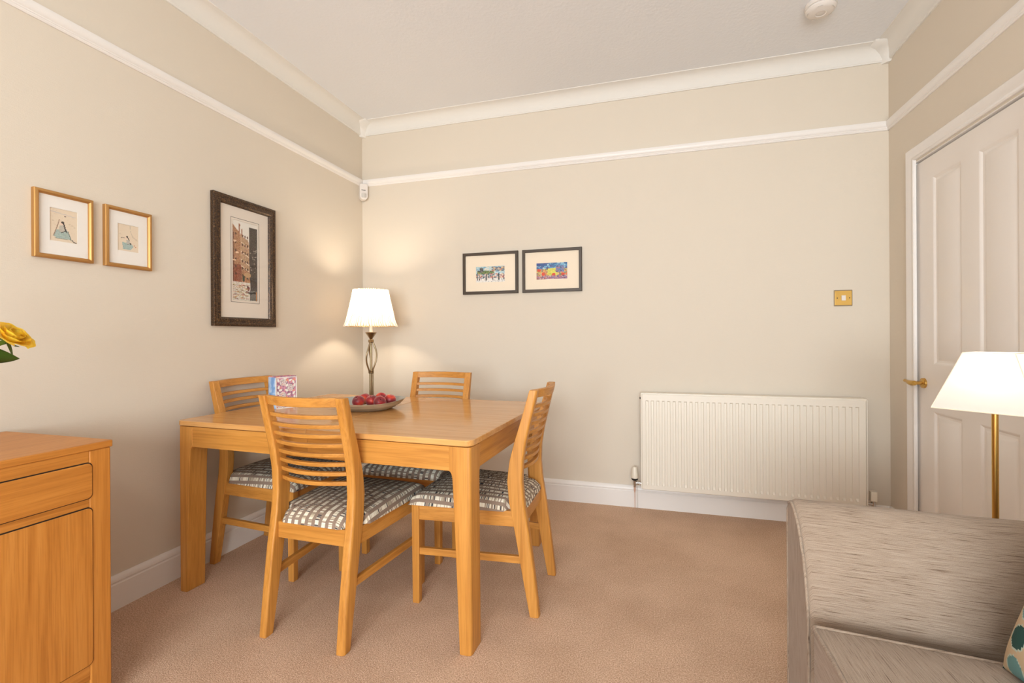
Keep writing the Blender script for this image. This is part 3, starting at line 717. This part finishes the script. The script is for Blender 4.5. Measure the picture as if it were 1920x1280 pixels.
# ------------------------------------------------------------------ bowl of nectarines
bw = thing('fruit_bowl', 'wide shallow grey stoneware bowl holding red nectarines on the table', 'bowl', (-1.368, 2.080, TZ))
def ring_pts(r, z, n=48, sq=2.5):
    pts = []
    for i in range(n):
        a = 2*PI*i/n; c, s = math.cos(a), math.sin(a); k = (abs(c)**sq+abs(s)**sq)**(-1/sq)
        wob = 1+.018*math.sin(3*a+1); zz = z+(.004*math.sin(2*a+.6) if z > .04 else 0)
        pts.append((r*k*c*wob, r*k*s*wob, zz))
    return pts
bm = BM(); loft(bm, [ring_pts(r, z) for r, z in ((.085, .0), (.105, .001), (.125, .010), (.150, .026), (.170, .044), (.1735, .047), (.172, .0475))], caps=False); bmesh.ops.holes_fill(bm, edges=[e for e in bm.edges if e.is_boundary and all(v.co.z < .003 for v in e.verts)])
link('bowl_shell', bm, M['bowl'], bw, smooth=60)
bm = BM(); loft(bm, [ring_pts(r, z) for r, z in ((.172, .0475), (.166, .043), (.145, .028), (.120, .013), (.095, .006), (.002, .005))], caps=False); link('glazed_inside', bm, M['bowlin'], bw, smooth=60, label='blue-grey glazed inside')
for sign in (0,):
    pass
def peach_bm(r):
    bm = BM(); bmesh.ops.create_uvsphere(bm, u_segments=32, v_segments=20, radius=r)
    for v_ in bm.verts:
        p = v_.co; a = math.atan2(p.y, p.x); h = p.z/r; d = math.hypot(p.x, p.y)/r
        k = 1-.07*math.exp(-(a/.28)**2)*d
        p.x *= k; p.y *= k
        p.z *= .93; 
        if h > .6: p.z -= r*.22*math.exp(-(d/.28)**2)
    return bm
def nectarine():
    t = thing('nectarine', '', 'nectarine', group='nectarines in the stoneware bowl')
    link('flesh', peach_bm(.0315), M['peach'], t, smooth=80)
    b = BM(); tube(b, [(0, 0, .020), (.001, .001, .0245)], [.002, .0022], 6); link('stalk_end', b, M['dark'], t)
    return t
n1 = nectarine()
# (x, y, z, rz, tilt) and label
spots = [((-1.417, 2.066), .035, 'red nectarine with an orange cheek, front left in the bowl'),
         ((-1.360, 2.098), .036, 'deep red nectarine in the front middle of the bowl'),
         ((-1.298, 2.074), .035, 'pinkish red nectarine, front right beside the orange one'),
         ((-1.281, 2.140), .038, 'orange-cheeked nectarine, rightmost in the bowl'),
         ((-1.425, 2.132), .039, 'dark red nectarine at the back left of the bowl'),
         ((-1.350, 2.168), .040, 'dark red nectarine at the back, below the lamp stem')]
for i, ((x, y), z, lb) in enumerate(spots):
    o = n1 if i == 0 else dup(n1, (0, 0, 0), 0)
    o.location = (x, y, TZ+z+.003); o.rotation_euler = (random.uniform(-.9, .9), random.uniform(-.9, .9), random.uniform(0, 6)); o['label'] = lb

# ------------------------------------------------------------------ card box on the table
cb = thing('napkin_box', 'pink box with white cut-out roses and blue side on the table', 'box', (-1.804, 2.003, TZ), math.radians(70))
BWd, BH, BD = .112, .160, .072
b = BM(); box(b, -BWd/2+.002, BWd/2-.002, .002, BD, 0, BH+.004); o = link('box_body', b, None, cb)
def mottled(name, c1_, c2_, c3_, sc_=60):
    def f(nt, bb):
        n = N(nt, 'ShaderNodeTexNoise', _Scale=float(sc_), _Detail=2.); nt.links.new(coords(nt).outputs[0], n.inputs[0])
        r = ramp(nt, [(.40, c1_), (.52, c2_), (.64, c3_)]); nt.links.new(n.outputs[0], r.inputs[0]); nt.links.new(r.outputs[0], bb.inputs['Base Color'])
    return mat(name, c1_, .7, build=f)
o.data.materials.clear(); o.data.materials.append(mottled('pink_mottled_paper', lin(150, 110, 130), lin(206, 150, 176), lin(226, 150, 120)))
b = BM(); prof = [(.002, 0)]+[(.002+(BD-.004)*i/8, -.005*math.sin(PI*i/8)) for i in range(9)]
loft(b, [[(-BWd/2-.001+p[1], p[0], z) for p in prof[1:]]+[(-BWd/2+.0025, BD-.002, z), (-BWd/2+.0025, .002, z)] for z in (0, BH)]); link('blue_side', b, mottled('blue_watercolour', lin(110, 150, 200), lin(150, 184, 222), lin(190, 205, 226), 30), cb, label='blue rounded side')
b = BM(); fr_t = .004
box(b, -BWd/2, -BWd/2+fr_t, -.003, .001, 0, BH); box(b, BWd/2-fr_t, BWd/2, -.003, .001, 0, BH); box(b, -BWd/2, BWd/2, -.003, .001, 0, fr_t); box(b, -BWd/2, BWd/2, -.003, .001, BH-fr_t, BH)
def ringy(bm, cx, cz_, r, th=.0022, n=16, wob=0., ph=0):
    P = []
    for i in range(n+1): a = 2*PI*i/n; rr = r*(1+wob*math.sin(5*a+ph)); P.append((cx+rr*math.cos(a), -.001, cz_+rr*math.sin(a)))
    tube(bm, P, th*.5, 6)
def petal_flat(bm, cx, cz_, L, wd, ang):
    pts = []
    for i in range(10):
        a = 2*PI*i/10; x = L/2*math.cos(a); z = wd/2*math.sin(a)*(1-.3*math.cos(a)); pts.append((cx+x*math.cos(ang)-z*math.sin(ang), cz_+x*math.sin(ang)+z*math.cos(ang)))
    prism(bm, pts, 1, -.0028, .0005)
for fx, fz in ((-.017, .134), (.020, .103), (-.020, .066), (.026, .036), (-.030, .020)):
    ringy(b, fx, fz, .0165, .0036, 20, .06, 1); ringy(b, fx, fz, .0105, .0034, 16, .1, 2); ringy(b, fx+.001, fz, .005, .0034, 12)
for px_, pz_, an in ((.022, .143, .5), (.037, .134, 1.9), (-.040, .110, 1.2), (-.030, .094, .3), (.0, .092, 2.4), (.040, .076, 1.0), (.014, .070, .4), (-.042, .048, 1.4), (.004, .044, 2.0), (.012, .018, .8), (-.008, .012, 0.), (.042, .012, 1.2), (-.043, .145, 1.8), (.003, .118, .9), (.044, .116, 1.4), (-.006, .152, 0.3), (-.044, .080, 1.7), (.044, .055, 1.5)):
    petal_flat(b, px_, pz_, .019, .010, an)
link('cut_out_front', b, M['matwhite'], cb, smooth=0, label='white cut-out front of roses and leaves')

# ------------------------------------------------------------------ floor lamp in the corner
lp = thing('floor_lamp', 'antique brass twisted-stem floor lamp with lit pleated shade in the corner', 'floor lamp', (-1.835, 2.825, 0))
b = BM(); lathe(b, [(.002, 0), (.125, 0), (.130, .006), (.126, .016), (.09, .022), (.03, .034), (.016, .05), (.014, .06), (.002, .06)], 40); link('base', b, M['antique'], lp, smooth=50)
b = BM(); tube(b, [(0, 0, .05), (0, 0, 1.10)], .0085, 14)
for k in range(3):
    a0 = k*2*PI/3+.9; pts = []
    for i in range(25):
        f = i/24; z = .06+f*.82; pts.append((.0115*math.cos(a0), .0115*math.sin(a0), z))
    tube(b, pts, .0055, 10)
link('stem', b, M['antique'], lp, smooth=60)
for k in range(3):
    b = BM(); a0 = k*2*PI/3+2.3; pts = []
    for i in range(21):
        f = i/20; z = .882+f*.212; r = .010+.029*math.sin(PI*f)**1.1*(1.0); a = a0+.9*(f-.5); pts.append((r*math.cos(a), r*math.sin(a), z))
    tube(b, pts, .0055, 10); link('cage_rod', b, M['antique'], lp, smooth=60)
for z in (.882, 1.094):
    b = BM(); lathe(b, [(.006, -.012), (.017, -.010), (.020, -.004), (.017, 0), (.020, .005), (.017, .010), (.006, .012)], 24, (0, 0, z)); link('collar', b, M['antique'], lp, smooth=40)
b = BM(); lathe(b, [(.006, 1.104), (.012, 1.112), (.018, 1.122), (.039, 1.153), (.038, 1.155), (.010, 1.150), (.010, 1.165), (.004, 1.165)], 28); link('drip_cup', b, M['antique'], lp, smooth=40)
b = BM(); lathe(b, [(.011, 1.150), (.011, 1.215), (.016, 1.22), (.016, 1.245), (.002, 1.246)], 20); link('candle_tube', b, M['plastic'], lp)
def bulb_mesh(bm, z, r=.028, c=(0, 0)):
    pf = [(.010, 0), (.013, .012)]+[(r*math.sin(a), .012+r*1.1+r*1.0*-math.cos(a)) for a in [.5+ (PI-.5)*i/10 for i in range(10)]]+[(.001, .012+r*2.1)]
    lathe(bm, pf, 20, (c[0], c[1], z))
b = BM(); bulb_mesh(b, 1.246); link('bulb', b, M['bulbglass'], lp)
def pleated(z0, r0_, z1, r1_, n=96, amp=.0028):
    bm = BM(); rings = []
    for k in range(9):
        f = k/8; z = z0+(z1-z0)*f; r = r0_+(r1_-r0_)*(f**.86)+ (.0035 if k == 0 else 0)
        rings.append([((r+amp*(1 if i % 2 else -1)+.0008*math.sin(i*2.7))*math.cos(2*PI*i/n), (r+amp*(1 if i % 2 else -1))*math.sin(2*PI*i/n), z+(.0012*math.sin(i*1.3) if k in (0, 8) else 0)) for i in range(n)])
    loft(bm, rings, caps=False); return bm
def pleat_cloth(nt, b):
    shade(lin(250, 240, 224), .5)(nt, b)
    tc = nt.nodes.new('ShaderNodeTexCoord'); g = nt.nodes.new('ShaderNodeTexGradient'); g.gradient_type = 'RADIAL'; nt.links.new(tc.outputs['Object'], g.inputs[0])
    m1 = N(nt, 'ShaderNodeMath', operation='MULTIPLY'); nt.links.new(g.outputs[1], m1.inputs[0]); m1.inputs[1].default_value = 64.
    nz = N(nt, 'ShaderNodeTexNoise', _Scale=9.); nt.links.new(tc.outputs['Object'], nz.inputs[0])
    ad = N(nt, 'ShaderNodeMath', operation='MULTIPLY_ADD'); nt.links.new(nz.outputs[0], ad.inputs[0]); ad.inputs[1].default_value = 2.5; nt.links.new(m1.outputs[0], ad.inputs[2])
    fr = N(nt, 'ShaderNodeMath', operation='FRACT'); nt.links.new(ad.outputs[0], fr.inputs[0])
    r = ramp(nt, [(0, lin(150, 124, 98)), (.16, lin(200, 180, 152)), (.34, lin(250, 242, 228)), (1, lin(252, 245, 234))]); nt.links.new(fr.outputs[0], r.inputs[0])
    for n in nt.nodes:
        if n.type in ('BSDF_TRANSLUCENT', 'BSDF_DIFFUSE'): nt.links.new(r.outputs[0], n.inputs[0])
M['shade'] = mat('pleated_cream_cloth', (1, 1, 1, 1), .8, build=pleat_cloth)
link('shade', pleated(1.194, .174, 1.447, .115), M['shade'], lp, smooth=20, label='pleated cream fabric shade, lit')
b = BM()
for z, r in ((1.197, .1725), (1.444, .1135)): tube(b, [(r*math.cos(2*PI*i/36), r*math.sin(2*PI*i/36), z) for i in range(37)], .0022, 6)
for k in range(3): a = k*2*PI/3; tube(b, [(.012*math.cos(a), .012*math.sin(a), 1.24), (.1125*math.cos(a), .1125*math.sin(a), 1.444)], .0016, 6)
link('shade_frame', b, M['brass'], lp)
bulb('corner_lamp_light', (-1.835, 2.825, 1.335), 12, (1, .85, .66), r=.045)

# ------------------------------------------------------------------ floor lamp behind the sofa
l2 = thing('floor_lamp', 'brass floor lamp with lit ivory four-sided shade behind the sofa arm', 'floor lamp', (1.063, 1.873, 0), -.757)
b = BM(); lathe(b, [(.002, 0), (.105, 0), (.108, .005), (.105, .012), (.03, .018), (.012, .03), (.002, .03)], 36); link('base', b, M['brass'], l2, smooth=50)
b = BM(); tube(b, [(0, 0, .02), (0, 0, .93)], .0085, 16); link('pole', b, M['brass'], l2, smooth=60)
b = BM(); lathe(b, [(.002, .925), (.015, .925), (.017, .935), (.015, .958), (.002, .96)], 18); link('bulb_holder', b, M['whiteplastic'], l2)
b = BM(); bulb_mesh(b, .958, .022); link('bulb', b, M['bulbglass'], l2)
z0, z1, h0, h1 = .879, 1.059, .121, .060
b = BM(); R = []
for (z, h) in ((z0, h0), (z0+.004, h0-.001), (z1-.003, h1+.001), (z1, h1)): R.append([(-h, -h, z), (h, -h, z), (h, h, z), (-h, h, z)])
loft(b, R, caps=False); link('shade', b, M['shade2'], l2, smooth=0, label='four-sided ivory shade, lit')
b = BM()
for sx, sy in ((-1, -1), (1, -1), (1, 1), (-1, 1)): tube(b, [(sx*h0, sy*h0, z0), (sx*h1, sy*h1, z1)], .0018, 6)
for z, h in ((z0, h0), (z1, h1)): tube(b, [(-h, -h, z), (h, -h, z), (h, h, z), (-h, h, z), (-h, -h, z)], .0016, 6)
link('shade_piping', b, M['matcream'], l2)
b = BM()
for sx, sy in ((-1, -1), (1, 1)): tube(b, [(0, 0, .945), (sx*.057, sy*.057, 1.052)], .0014, 6)
link('shade_carrier', b, M['brass'], l2)
bulb('sofa_lamp_light', (1.063, 1.873, 1.005), 2.6, (1, .93, .84), r=.025)

# ------------------------------------------------------------------ sideboard
sb = thing('sideboard', 'honey oak sideboard with a drawer over a door against the left wall', 'sideboard', (0, 0, 0))
SX, SY1, SH, SB = -1.612, 1.052, .806, -2.112
SY0 = -.35
b = BM(); box(b, SB, SX+.004, SY0, SY1+.004, SH-.022, SH); link('worktop', b, WS[1], sb, bevel=.004, seg=3)
def post(y0, y1, x0, x1): 
    b = BM(); box(b, x0, x1, y0, y1, 0, SH-.022); link('corner_post', b, WS[2], sb, bevel=.004)
post(SY1-.058, SY1, SX-.045, SX); post(SY1-.058, SY1, SB, SB+.045); post(SY0, SY0+.058, SX-.045, SX); post(SY0, SY0+.058, SB, SB+.045)
b = BM(); box(b, SB+.045, SX-.045, SY1-.030, SY1-.006, .10, SH-.022); link('side_panel', b, WS[2], sb)
b = BM(); box(b, SB+.045, SX-.045, SY0+.006, SY0+.030, .10, SH-.022); link('side_panel', b, WS[2], sb)
b = BM(); box(b, SB+.005, SB+.02, SY0+.06, SY1-.06, .10, SH-.022); link('back_panel', b, WS[2], sb)
yl, yh = SY0+.058, SY1-.058
for z0_, z1_ in ((.750, SH-.022), (.616, .640), (.098, .142)):
    b = BM(); box(b, SX-.022, SX-.002, yl, yh, z0_, z1_); link('front_rail', b, WS[1], sb, bevel=.001)
b = BM(); box(b, SB+.04, SX-.03, yl, yh, .10, .118); link('bottom_board', b, WS[1], sb)
n = 3; bay = (yh-yl)/n
for k in range(n):
    a, c = yl+bay*k+(.0 if k == 0 else .012), yl+bay*(k+1)-(0 if k == n-1 else .012)
    ext = .008 if k == n-1 else 0
    ycen, wid = (a+c+ext)/2, c-a+ext
    if k < n-1:
        b = BM(); box(b, SX-.022, SX-.002, yl+bay*(k+1)-.012, yl+bay*(k+1)+.012, .142, .75); link('divider', b, WS[2], sb)
    def rr(z0_, z1_, x0, x1, mat_, name, grow=0):
        b = BM(); prism(b, [(ycen+p, (z0_+z1_)/2+q) for p, q in rrect(wid-.005+grow, z1_-z0_-.005+grow, .014)], 0, x0, x1); return link(name, b, mat_, sb, bevel=.0015 if not grow else 0)
    for z0_, z1_, nm, mm, lb in ((.640, .750, 'drawer', WS[1], None), (.142, .616, 'door', WS[2], None)):
        rr(z0_, z1_, SX-.020, SX+.0005, M['dark'], nm+'_recess', grow=.004)
        rr(z0_, z1_, SX-.018, SX+.0035, mm, nm)
# ------------------------------------------------------------------ vase of roses on the sideboard
vs = thing('glass_vase', 'clear glass vase of roses standing on the sideboard', 'vase', (-1.80, .665, SH))
b = BM(); lathe(b, [(.002, .004), (.040, .004), (.044, .0), (.048, .01), (.040, .09), (.045, .16), (.058, .20), (.056, .20), (.043, .16), (.038, .09), (.044, .014), (.002, .012)], 32); link('vase_wall', b, M['glass'], vs, smooth=60)
def rose(root_loc, head, tilt, label, leaves, first=False):
    t = thing('yellow_rose', label, 'rose', root_loc, group='yellow roses in the vase')
    h = Vector(head); ax = Vector(tilt).normalized()
    b = BM(); P0, P1, P2 = Vector((0, 0, 0)), Vector((h.x*.25, h.y*.25, h.z*.75)), h
    pts = [P0*(1-f)**2+P1*2*f*(1-f)+P2*f*f for f in [i/14 for i in range(15)]]
    tube(b, pts, [.0032]*13+[.0045, .007], 10); link('stem', b, M['stem'], t, smooth=60)
    q = Vector((0, 0, 1)).rotation_difference(ax).to_matrix().to_4x4(); Mx = Matrix.Translation(h)@q
    k = 0
    for ring, (cnt, r, hh, open_) in enumerate(((3, .012, .036, .1), (4, .020, .038, .35), (5, .029, .036, .7), (6, .037, .030, 1.15))):
        for i in range(cnt):
            a = 2*PI*(i+.37*ring)/cnt; bm = BM(); G = []
            for u_ in range(9):
                row = []
                for v_ in range(9):
                    s = -1+2*u_/8; f = v_/8; wdt = (2*PI/cnt)*.72*math.sin(min(1, .25+f*1.0)*PI*.55)
                    aa = a+s*wdt; rr_ = .005+(r-.005)*math.sin(min(1, f*1.1)*PI/2)**.8+open_*.010*f*f*(1+.3*math.cos(3*a+ring)); z = hh*(f**.9)*(1-.12*s*s)+.004-open_*.008*max(0, f-.7)*3
                    rr_ += .0018*math.sin(7*s+a*3)*f
                    row.append(bm.verts.new((rr_*math.cos(aa), rr_*math.sin(aa), z)))
                G.append(row)
            for x_, y_ in zip(G, G[1:]):
                for j in range(8): bm.faces.new((x_[j], x_[j+1], y_[j+1], y_[j]))
            bmesh.ops.solidify(bm, geom=bm.faces, thickness=.0008); xform(bm, Mx)
            link('petal', bm, M['petal'], t, smooth=80); k += 1
    for i in range(5):
        a = 2*PI*i/5+.4; bm = BM(); dr = Vector((math.cos(a), math.sin(a), 0)); sd = Vector((-math.sin(a), math.cos(a), 0))
        pts = [(.004, .004, .004), (.012, .006, 0), (.024, .005, -.006), (.038, .002, -.014+.008*math.sin(i*2))]; rings = []
        for r, wd, z in pts: rings.append([dr*r+sd*wd+Vector((0, 0, z)), dr*r+Vector((0, 0, z-.0012)), dr*r-sd*wd+Vector((0, 0, z)), dr*r+Vector((0, 0, z+.0004))])
        loft(bm, rings); xform(bm, Mx); link('sepal', bm, M['leaf'], t, smooth=60)
    for (f, dirv, L) in leaves:
        p = P0*(1-f)**2+P1*2*f*(1-f)+P2*f*f; d = Vector(dirv).normalized(); s = d.cross(Vector((0, 0, 1))).normalized(); nrm = s.cross(d); s, nrm = s*.72+nrm*.69, nrm*.72-s*.69; bm = BM(); G = []
        for i in range(11):
            g = i/10; wv = .30*L*math.sin(PI*g**.8)**.9+.0006; base = p+d*(L*g)+nrm*(.08*L*math.sin(PI*g))
            G.append([bm.verts.new(base+s*wv*c_+nrm*abs(c_)*wv*.18) for c_ in (-1, -.5, 0, .5, 1)])
        for x_, y_ in zip(G, G[1:]):
            for j in range(4): bm.faces.new((x_[j], x_[j+1], y_[j+1], y_[j]))
        bmesh.ops.solidify(bm, geom=bm.faces, thickness=.0006); link('leaf', bm, M['leaf'], t, smooth=80)
    return t
RL = (-1.80, .665, SH+.02)
rose(RL, (.165, .150, .288), (.62, .30, .72), 'open yellow rose leaning out over the sideboard at the left edge', [(.75, (.09, .06, .0), .112), (.66, (.8, .5, -.12), .10), (.70, (.5, -.6, .1), .07)])
rose((-1.815, .655, SH+.02), (.03, .075, .35), (.1, .3, .9), 'yellow rose higher in the vase, just outside the left edge', [(.7, (-.5, .2, .1), .06)])

# ------------------------------------------------------------------ sofa
sf = thing('sofa', 'grey-beige chenille sofa with a sloping arm in the right foreground', 'sofa', (0, 0, 0))
AX0, AX1 = .400, 1.20; AY = 1.582
armp = [(AY, .03), (AY, .30), (AY, .585), (AY-.003, .612), (AY-.012, .631), (AY-.030, .640), (AY-.052, .637), (AY-.078, .622), (AY-.105, .598), (AY-.130, .567), (AY-.152, .528), (AY-.170, .484), (AY-.183, .438), (AY-.192, .385), (AY-.196, .30), (AY-.197, .03)]
def uvmesh_loft(rings, uvscale=1, along_x=True):
    bm = BM(); uvl = bm.loops.layers.uv.new('UVMap'); n = len(rings[0]); V = [[bm.verts.new(p) for p in r] for r in rings]
    def al(seq):
        L = [0]
        for p, q in zip(seq, seq[1:]): L.append(L[-1]+math.dist(p, q))
        return L
    A = al([r[n//2] for r in rings]); Bv = [al(r) for r in rings]
    for j in range(len(rings)-1):
        for i in range(n-1):
            f = bm.faces.new((V[j][i], V[j][i+1], V[j+1][i+1], V[j+1][i]))
            for l, (jj, ii) in zip(f.loops, ((j, i), (j, i+1), (j+1, i+1), (j+1, i))): l[uvl].uv = (A[jj], Bv[jj][ii]) if along_x else (Bv[jj][ii], A[jj])
    return bm, V, uvl
def densify(poly, n):
    out = []
    for p, q in zip(poly, poly[1:]):
        m = max(1, int(math.dist(p, q)/.02))
        for i in range(m): out.append((p[0]+(q[0]-p[0])*i/m, p[1]+(q[1]-p[1])*i/m))
    return out+[poly[-1]]
def arm(sgn, y_off):
    """sgn=1 far arm; -1 mirrored near arm"""
    P = densify(armp, 1); rings = []
    cy = AY-.10
    for x, sh in ((AX0, -.010), (AX0+.003, -.004), (AX0+.010, 0), (.60, 0), (.80, 0), (1.0, .002), (AX1, .002)):
        r = []
        for (y, z) in P:
            yy = y; zz = z
            if sh < 0 and z > .05: yy = cy+(y-cy)*(1+sh*5); zz = z+sh*.8
            if sh > 0: zz = z+ .004*(z/.64)
            r.append((x, (yy-.075*(x-AX0) if sgn > 0 else y_off-(yy-AY)), zz))
        rings.append(r)
    bm, V, uvl = uvmesh_loft(rings)
    o = link('arm', bm, M['sofa'], sf, smooth=60)
    # front panel
    bm = BM(); uvl = bm.loops.layers.uv.new('UVMap'); pts = [(AX0-.004, (cy+(y-cy)*.90 if sgn > 0 else y_off-(cy+(y-cy)*.90-AY)), z-.012 if z > .05 else z) for y, z in P]
    back = [(AX0+.01, p[1], p[2]) for p in pts]
    a = [bm.verts.new(p) for p in pts]; c_ = [bm.verts.new(p) for p in back]; f = bm.faces.new(a)
    for i in range(len(a)): bm.faces.new((a[i], a[(i+1) % len(a)], c_[(i+1) % len(a)], c_[i]))
    for f in bm.faces:
        for l in f.loops: l[uvl].uv = (l.vert.co.z+.3*l.vert.co.y, l.vert.co.y*1.3)
    bmesh.ops.triangulate(bm, faces=[f for f in bm.faces if len(f.verts) > 4])
    link('arm_front', bm, M['sofa'], sf, smooth=0)
    bm = BM(); tube(bm, [(AX0-.003, (cy+(y-cy)*.94 if sgn > 0 else y_off-(cy+(y-cy)*.94-AY)), z-.008) for y, z in P[2:-2]], .0042, 8)
    uvl = bm.loops.layers.uv.new('UVMap')
    for f in bm.faces:
        for l in f.loops: l[uvl].uv = (l.vert.co.z*2, l.vert.co.y)
    link('piping', bm, M['sofa'], sf, smooth=60)
arm(1, 0)
NY = -.18
arm(-1, NY)
def uvbox(bm):
    uvl = bm.loops.layers.uv.verify()
    bm.normal_update()
    for f in bm.faces:
        n_ = f.normal
        for l in f.loops:
            p = l.vert.co
            l[uvl].uv = (p.y, p.x) if abs(n_.z) > .6 else ((p.y, p.z) if abs(n_.x) > .6 else (p.x, p.z))
b = BM(); box(b, AX0+.012, 1.22, NY+.19, AY-.18, .06, .25); uvbox(b); link('base_frame', b, M['sofa'], sf, bevel=.01)
def pillowbox(x0, x1, y0, y1, z0, z1, cr, r=.03, n=16):
    bm = BM(); top = []; V = {}
    def prof(f): return min(1, max(0, f))
    G = []
    for layer, sgn in ((z1, 1), (z0, -1)):
        g = []
        for i in range(n+1):
            row = []
            for j in range(n+1):
                s, t_ = i/n, j/n; x = x0+(x1-x0)*s; y = y0+(y1-y0)*t_
                e = (1-(2*s-1)**6)*(1-(2*t_-1)**6); z = layer+sgn*cr*e*(1-.5*((2*s-1)**2+(2*t_-1)**2)*.6)
                row.append(bm.verts.new((x, y, z)))
            g.append(row)
        G.append(g)
    for g, fl in ((G[0], 1), (G[1], 0)):
        for i in range(n):
            for j in range(n): bm.faces.new((g[i][j], g[i+1][j], g[i+1][j+1], g[i][j+1]))
    a, c_ = G
    for i in range(n):
        bm.faces.new((a[i][0], a[i+1][0], c_[i+1][0], c_[i][0])); bm.faces.new((a[i][n], a[i+1][n], c_[i+1][n], c_[i][n]))
        bm.faces.new((a[0][i], a[0][i+1], c_[0][i+1], c_[0][i])); bm.faces.new((a[n][i], a[n][i+1], c_[n][i+1], c_[n][i]))
    bmesh.ops.recalc_face_normals(bm, faces=bm.faces); uvbox(bm)
    return bm
def seatc(y0, y1):
    x0, x1, z0, z1 = .386, 1.02, .255, .400
    def skew(bm):
        if y1 > ym+.1:
            for v in bm.verts: v.co.y -= .12*(v.co.x-.39)*max(0, (v.co.y-y0)/(y1-y0))
        return bm
    o = link('seat_cushion', skew(pillowbox(x0, x1, y0, y1, z0, z1, .020)), M['sofa'], sf, smooth=45, bevel=.008)
    for z in (z1-.001, z0+.001):
        b = BM(); k = .001; r_ = .012; pts = []
        for cx_, cy_, a0 in ((x1-r_, y1-r_, 0), (x0+r_, y1-r_, PI/2), (x0+r_, y0+r_, PI), (x1-r_, y0+r_, 1.5*PI)):
            for i in range(5): a = a0+PI/2*i/4; pts.append((cx_+r_*math.cos(a), cy_+r_*math.sin(a), z))
        pts.append(pts[0]); tube(b, pts, .0048, 8); skew(b); uvl = b.loops.layers.uv.new('UVMap')
        for f in b.faces:
            for l in f.loops: l[uvl].uv = (l.vert.co.x, l.vert.co.y)
        link('piping', b, M['sofa'], sf, smooth=60)
ym = (AY-.2+NY+.2)/2
seatc(ym+.006, AY-.262); seatc(NY+.205, ym-.006)
# back of the sofa
bp_ = [(.985, .25), (1.0, .45), (1.03, .66), (1.06, .735), (1.10, .762), (1.15, .765), (1.20, .75), (1.235, .70), (1.245, .5), (1.25, .05)]
P = densify(bp_, 1); bm, V, uvl = uvmesh_loft([[(x, y, z) for x, z in P] for y in (NY+.01, NY+.3, .5, 1.0, AY-.21, AY-.20)]); 
bm.faces.new(V[0]); bm.faces.new(V[-1][::-1]); link('backrest', bm, M['sofa'], sf, smooth=60)
for y0, y1 in ((ym+.006, AY-.27), (NY+.21, ym-.006)):
    bm = pillowbox(-.26, .26, 0, y1-y0, -.065, .065, .03); xform(bm, Matrix.Translation((.955, y0, .60))@Matrix.Rotation(math.radians(78), 4, 'Y')); link('back_cushion', bm, M['sofa'], sf, smooth=45, bevel=.01)
for x in (.45, 1.18):
    for y in (NY+.06, AY-.06):
        b = BM(); lathe(b, [(.018, 0), (.025, .035)], 16, (x, y, 0)); bmesh.ops.holes_fill(b, edges=b.edges); link('foot', b, W[2], sf)

# scatter cushion with teal spots
def scatter():
    bm = BM(); n = 96; cl = bm.loops.layers.color.new('Col'); S = .20
    def colr(s, t_):
        base = (190, 168, 138)
        gx, gy = s*3.0+.2, t_*3.0+.35; row = math.floor(gy); fx = (gx+(.5 if row % 2 else 0)); ix = math.floor(fx); dx, dy = fx-ix-.5, gy-row-.5
        rnd = random.Random(ix*31+row*17); d = math.hypot(dx*.95, dy)
        c = rnd.choice([(20, 68, 64), (96, 138, 138), (84, 122, 136), (40, 92, 86), (130, 168, 166)])
        if d < .36: return c
        if d < .40: return (176, 190, 178)
        return base
    G = []
    for sgn in (1, -1):
        g = []
        for i in range(n+1):
            row = []
            for j in range(n+1):
                s, t_ = -1+2*i/n, -1+2*j/n
                pin = 1-.10*(s*s)*(1-t_*t_)*0-.08*(1-s*s)*abs(t_)**3-.08*(1-t_*t_)*abs(s)**3
                x = s*S*(1-.07*(1-t_*t_)); y = t_*S*(1-.07*(1-s*s)); z = sgn*.062*((1-s**4)*(1-t_**4))**.55
                row.append(bm.verts.new((x, y, z)))
            g.append(row)
        G.append(g)
    for g in G:
        for i in range(n):
            for j in range(n):
                f = bm.faces.new((g[i][j], g[i+1][j], g[i+1][j+1], g[i][j+1])); c = colr((i+.5)/n*2-1, (j+.5)/n*2-1)
                for l in f.loops: l[cl] = (c[0]/255, c[1]/255, c[2]/255, 1)
    bmesh.ops.remove_doubles(bm, verts=bm.verts, dist=.0002)
    return bm
o = link('scatter_cushion', scatter(), M['cushion'], None, smooth=80)
o.matrix_world = Matrix.Translation((.797, 1.052, .600))@Matrix.Rotation(math.radians(4), 4, 'Z')@Matrix.Rotation(math.radians(-71), 4, 'Y')
tag(o, 'cream scatter cushion with teal and blue-grey spots leaning on the sofa back', 'cushion')
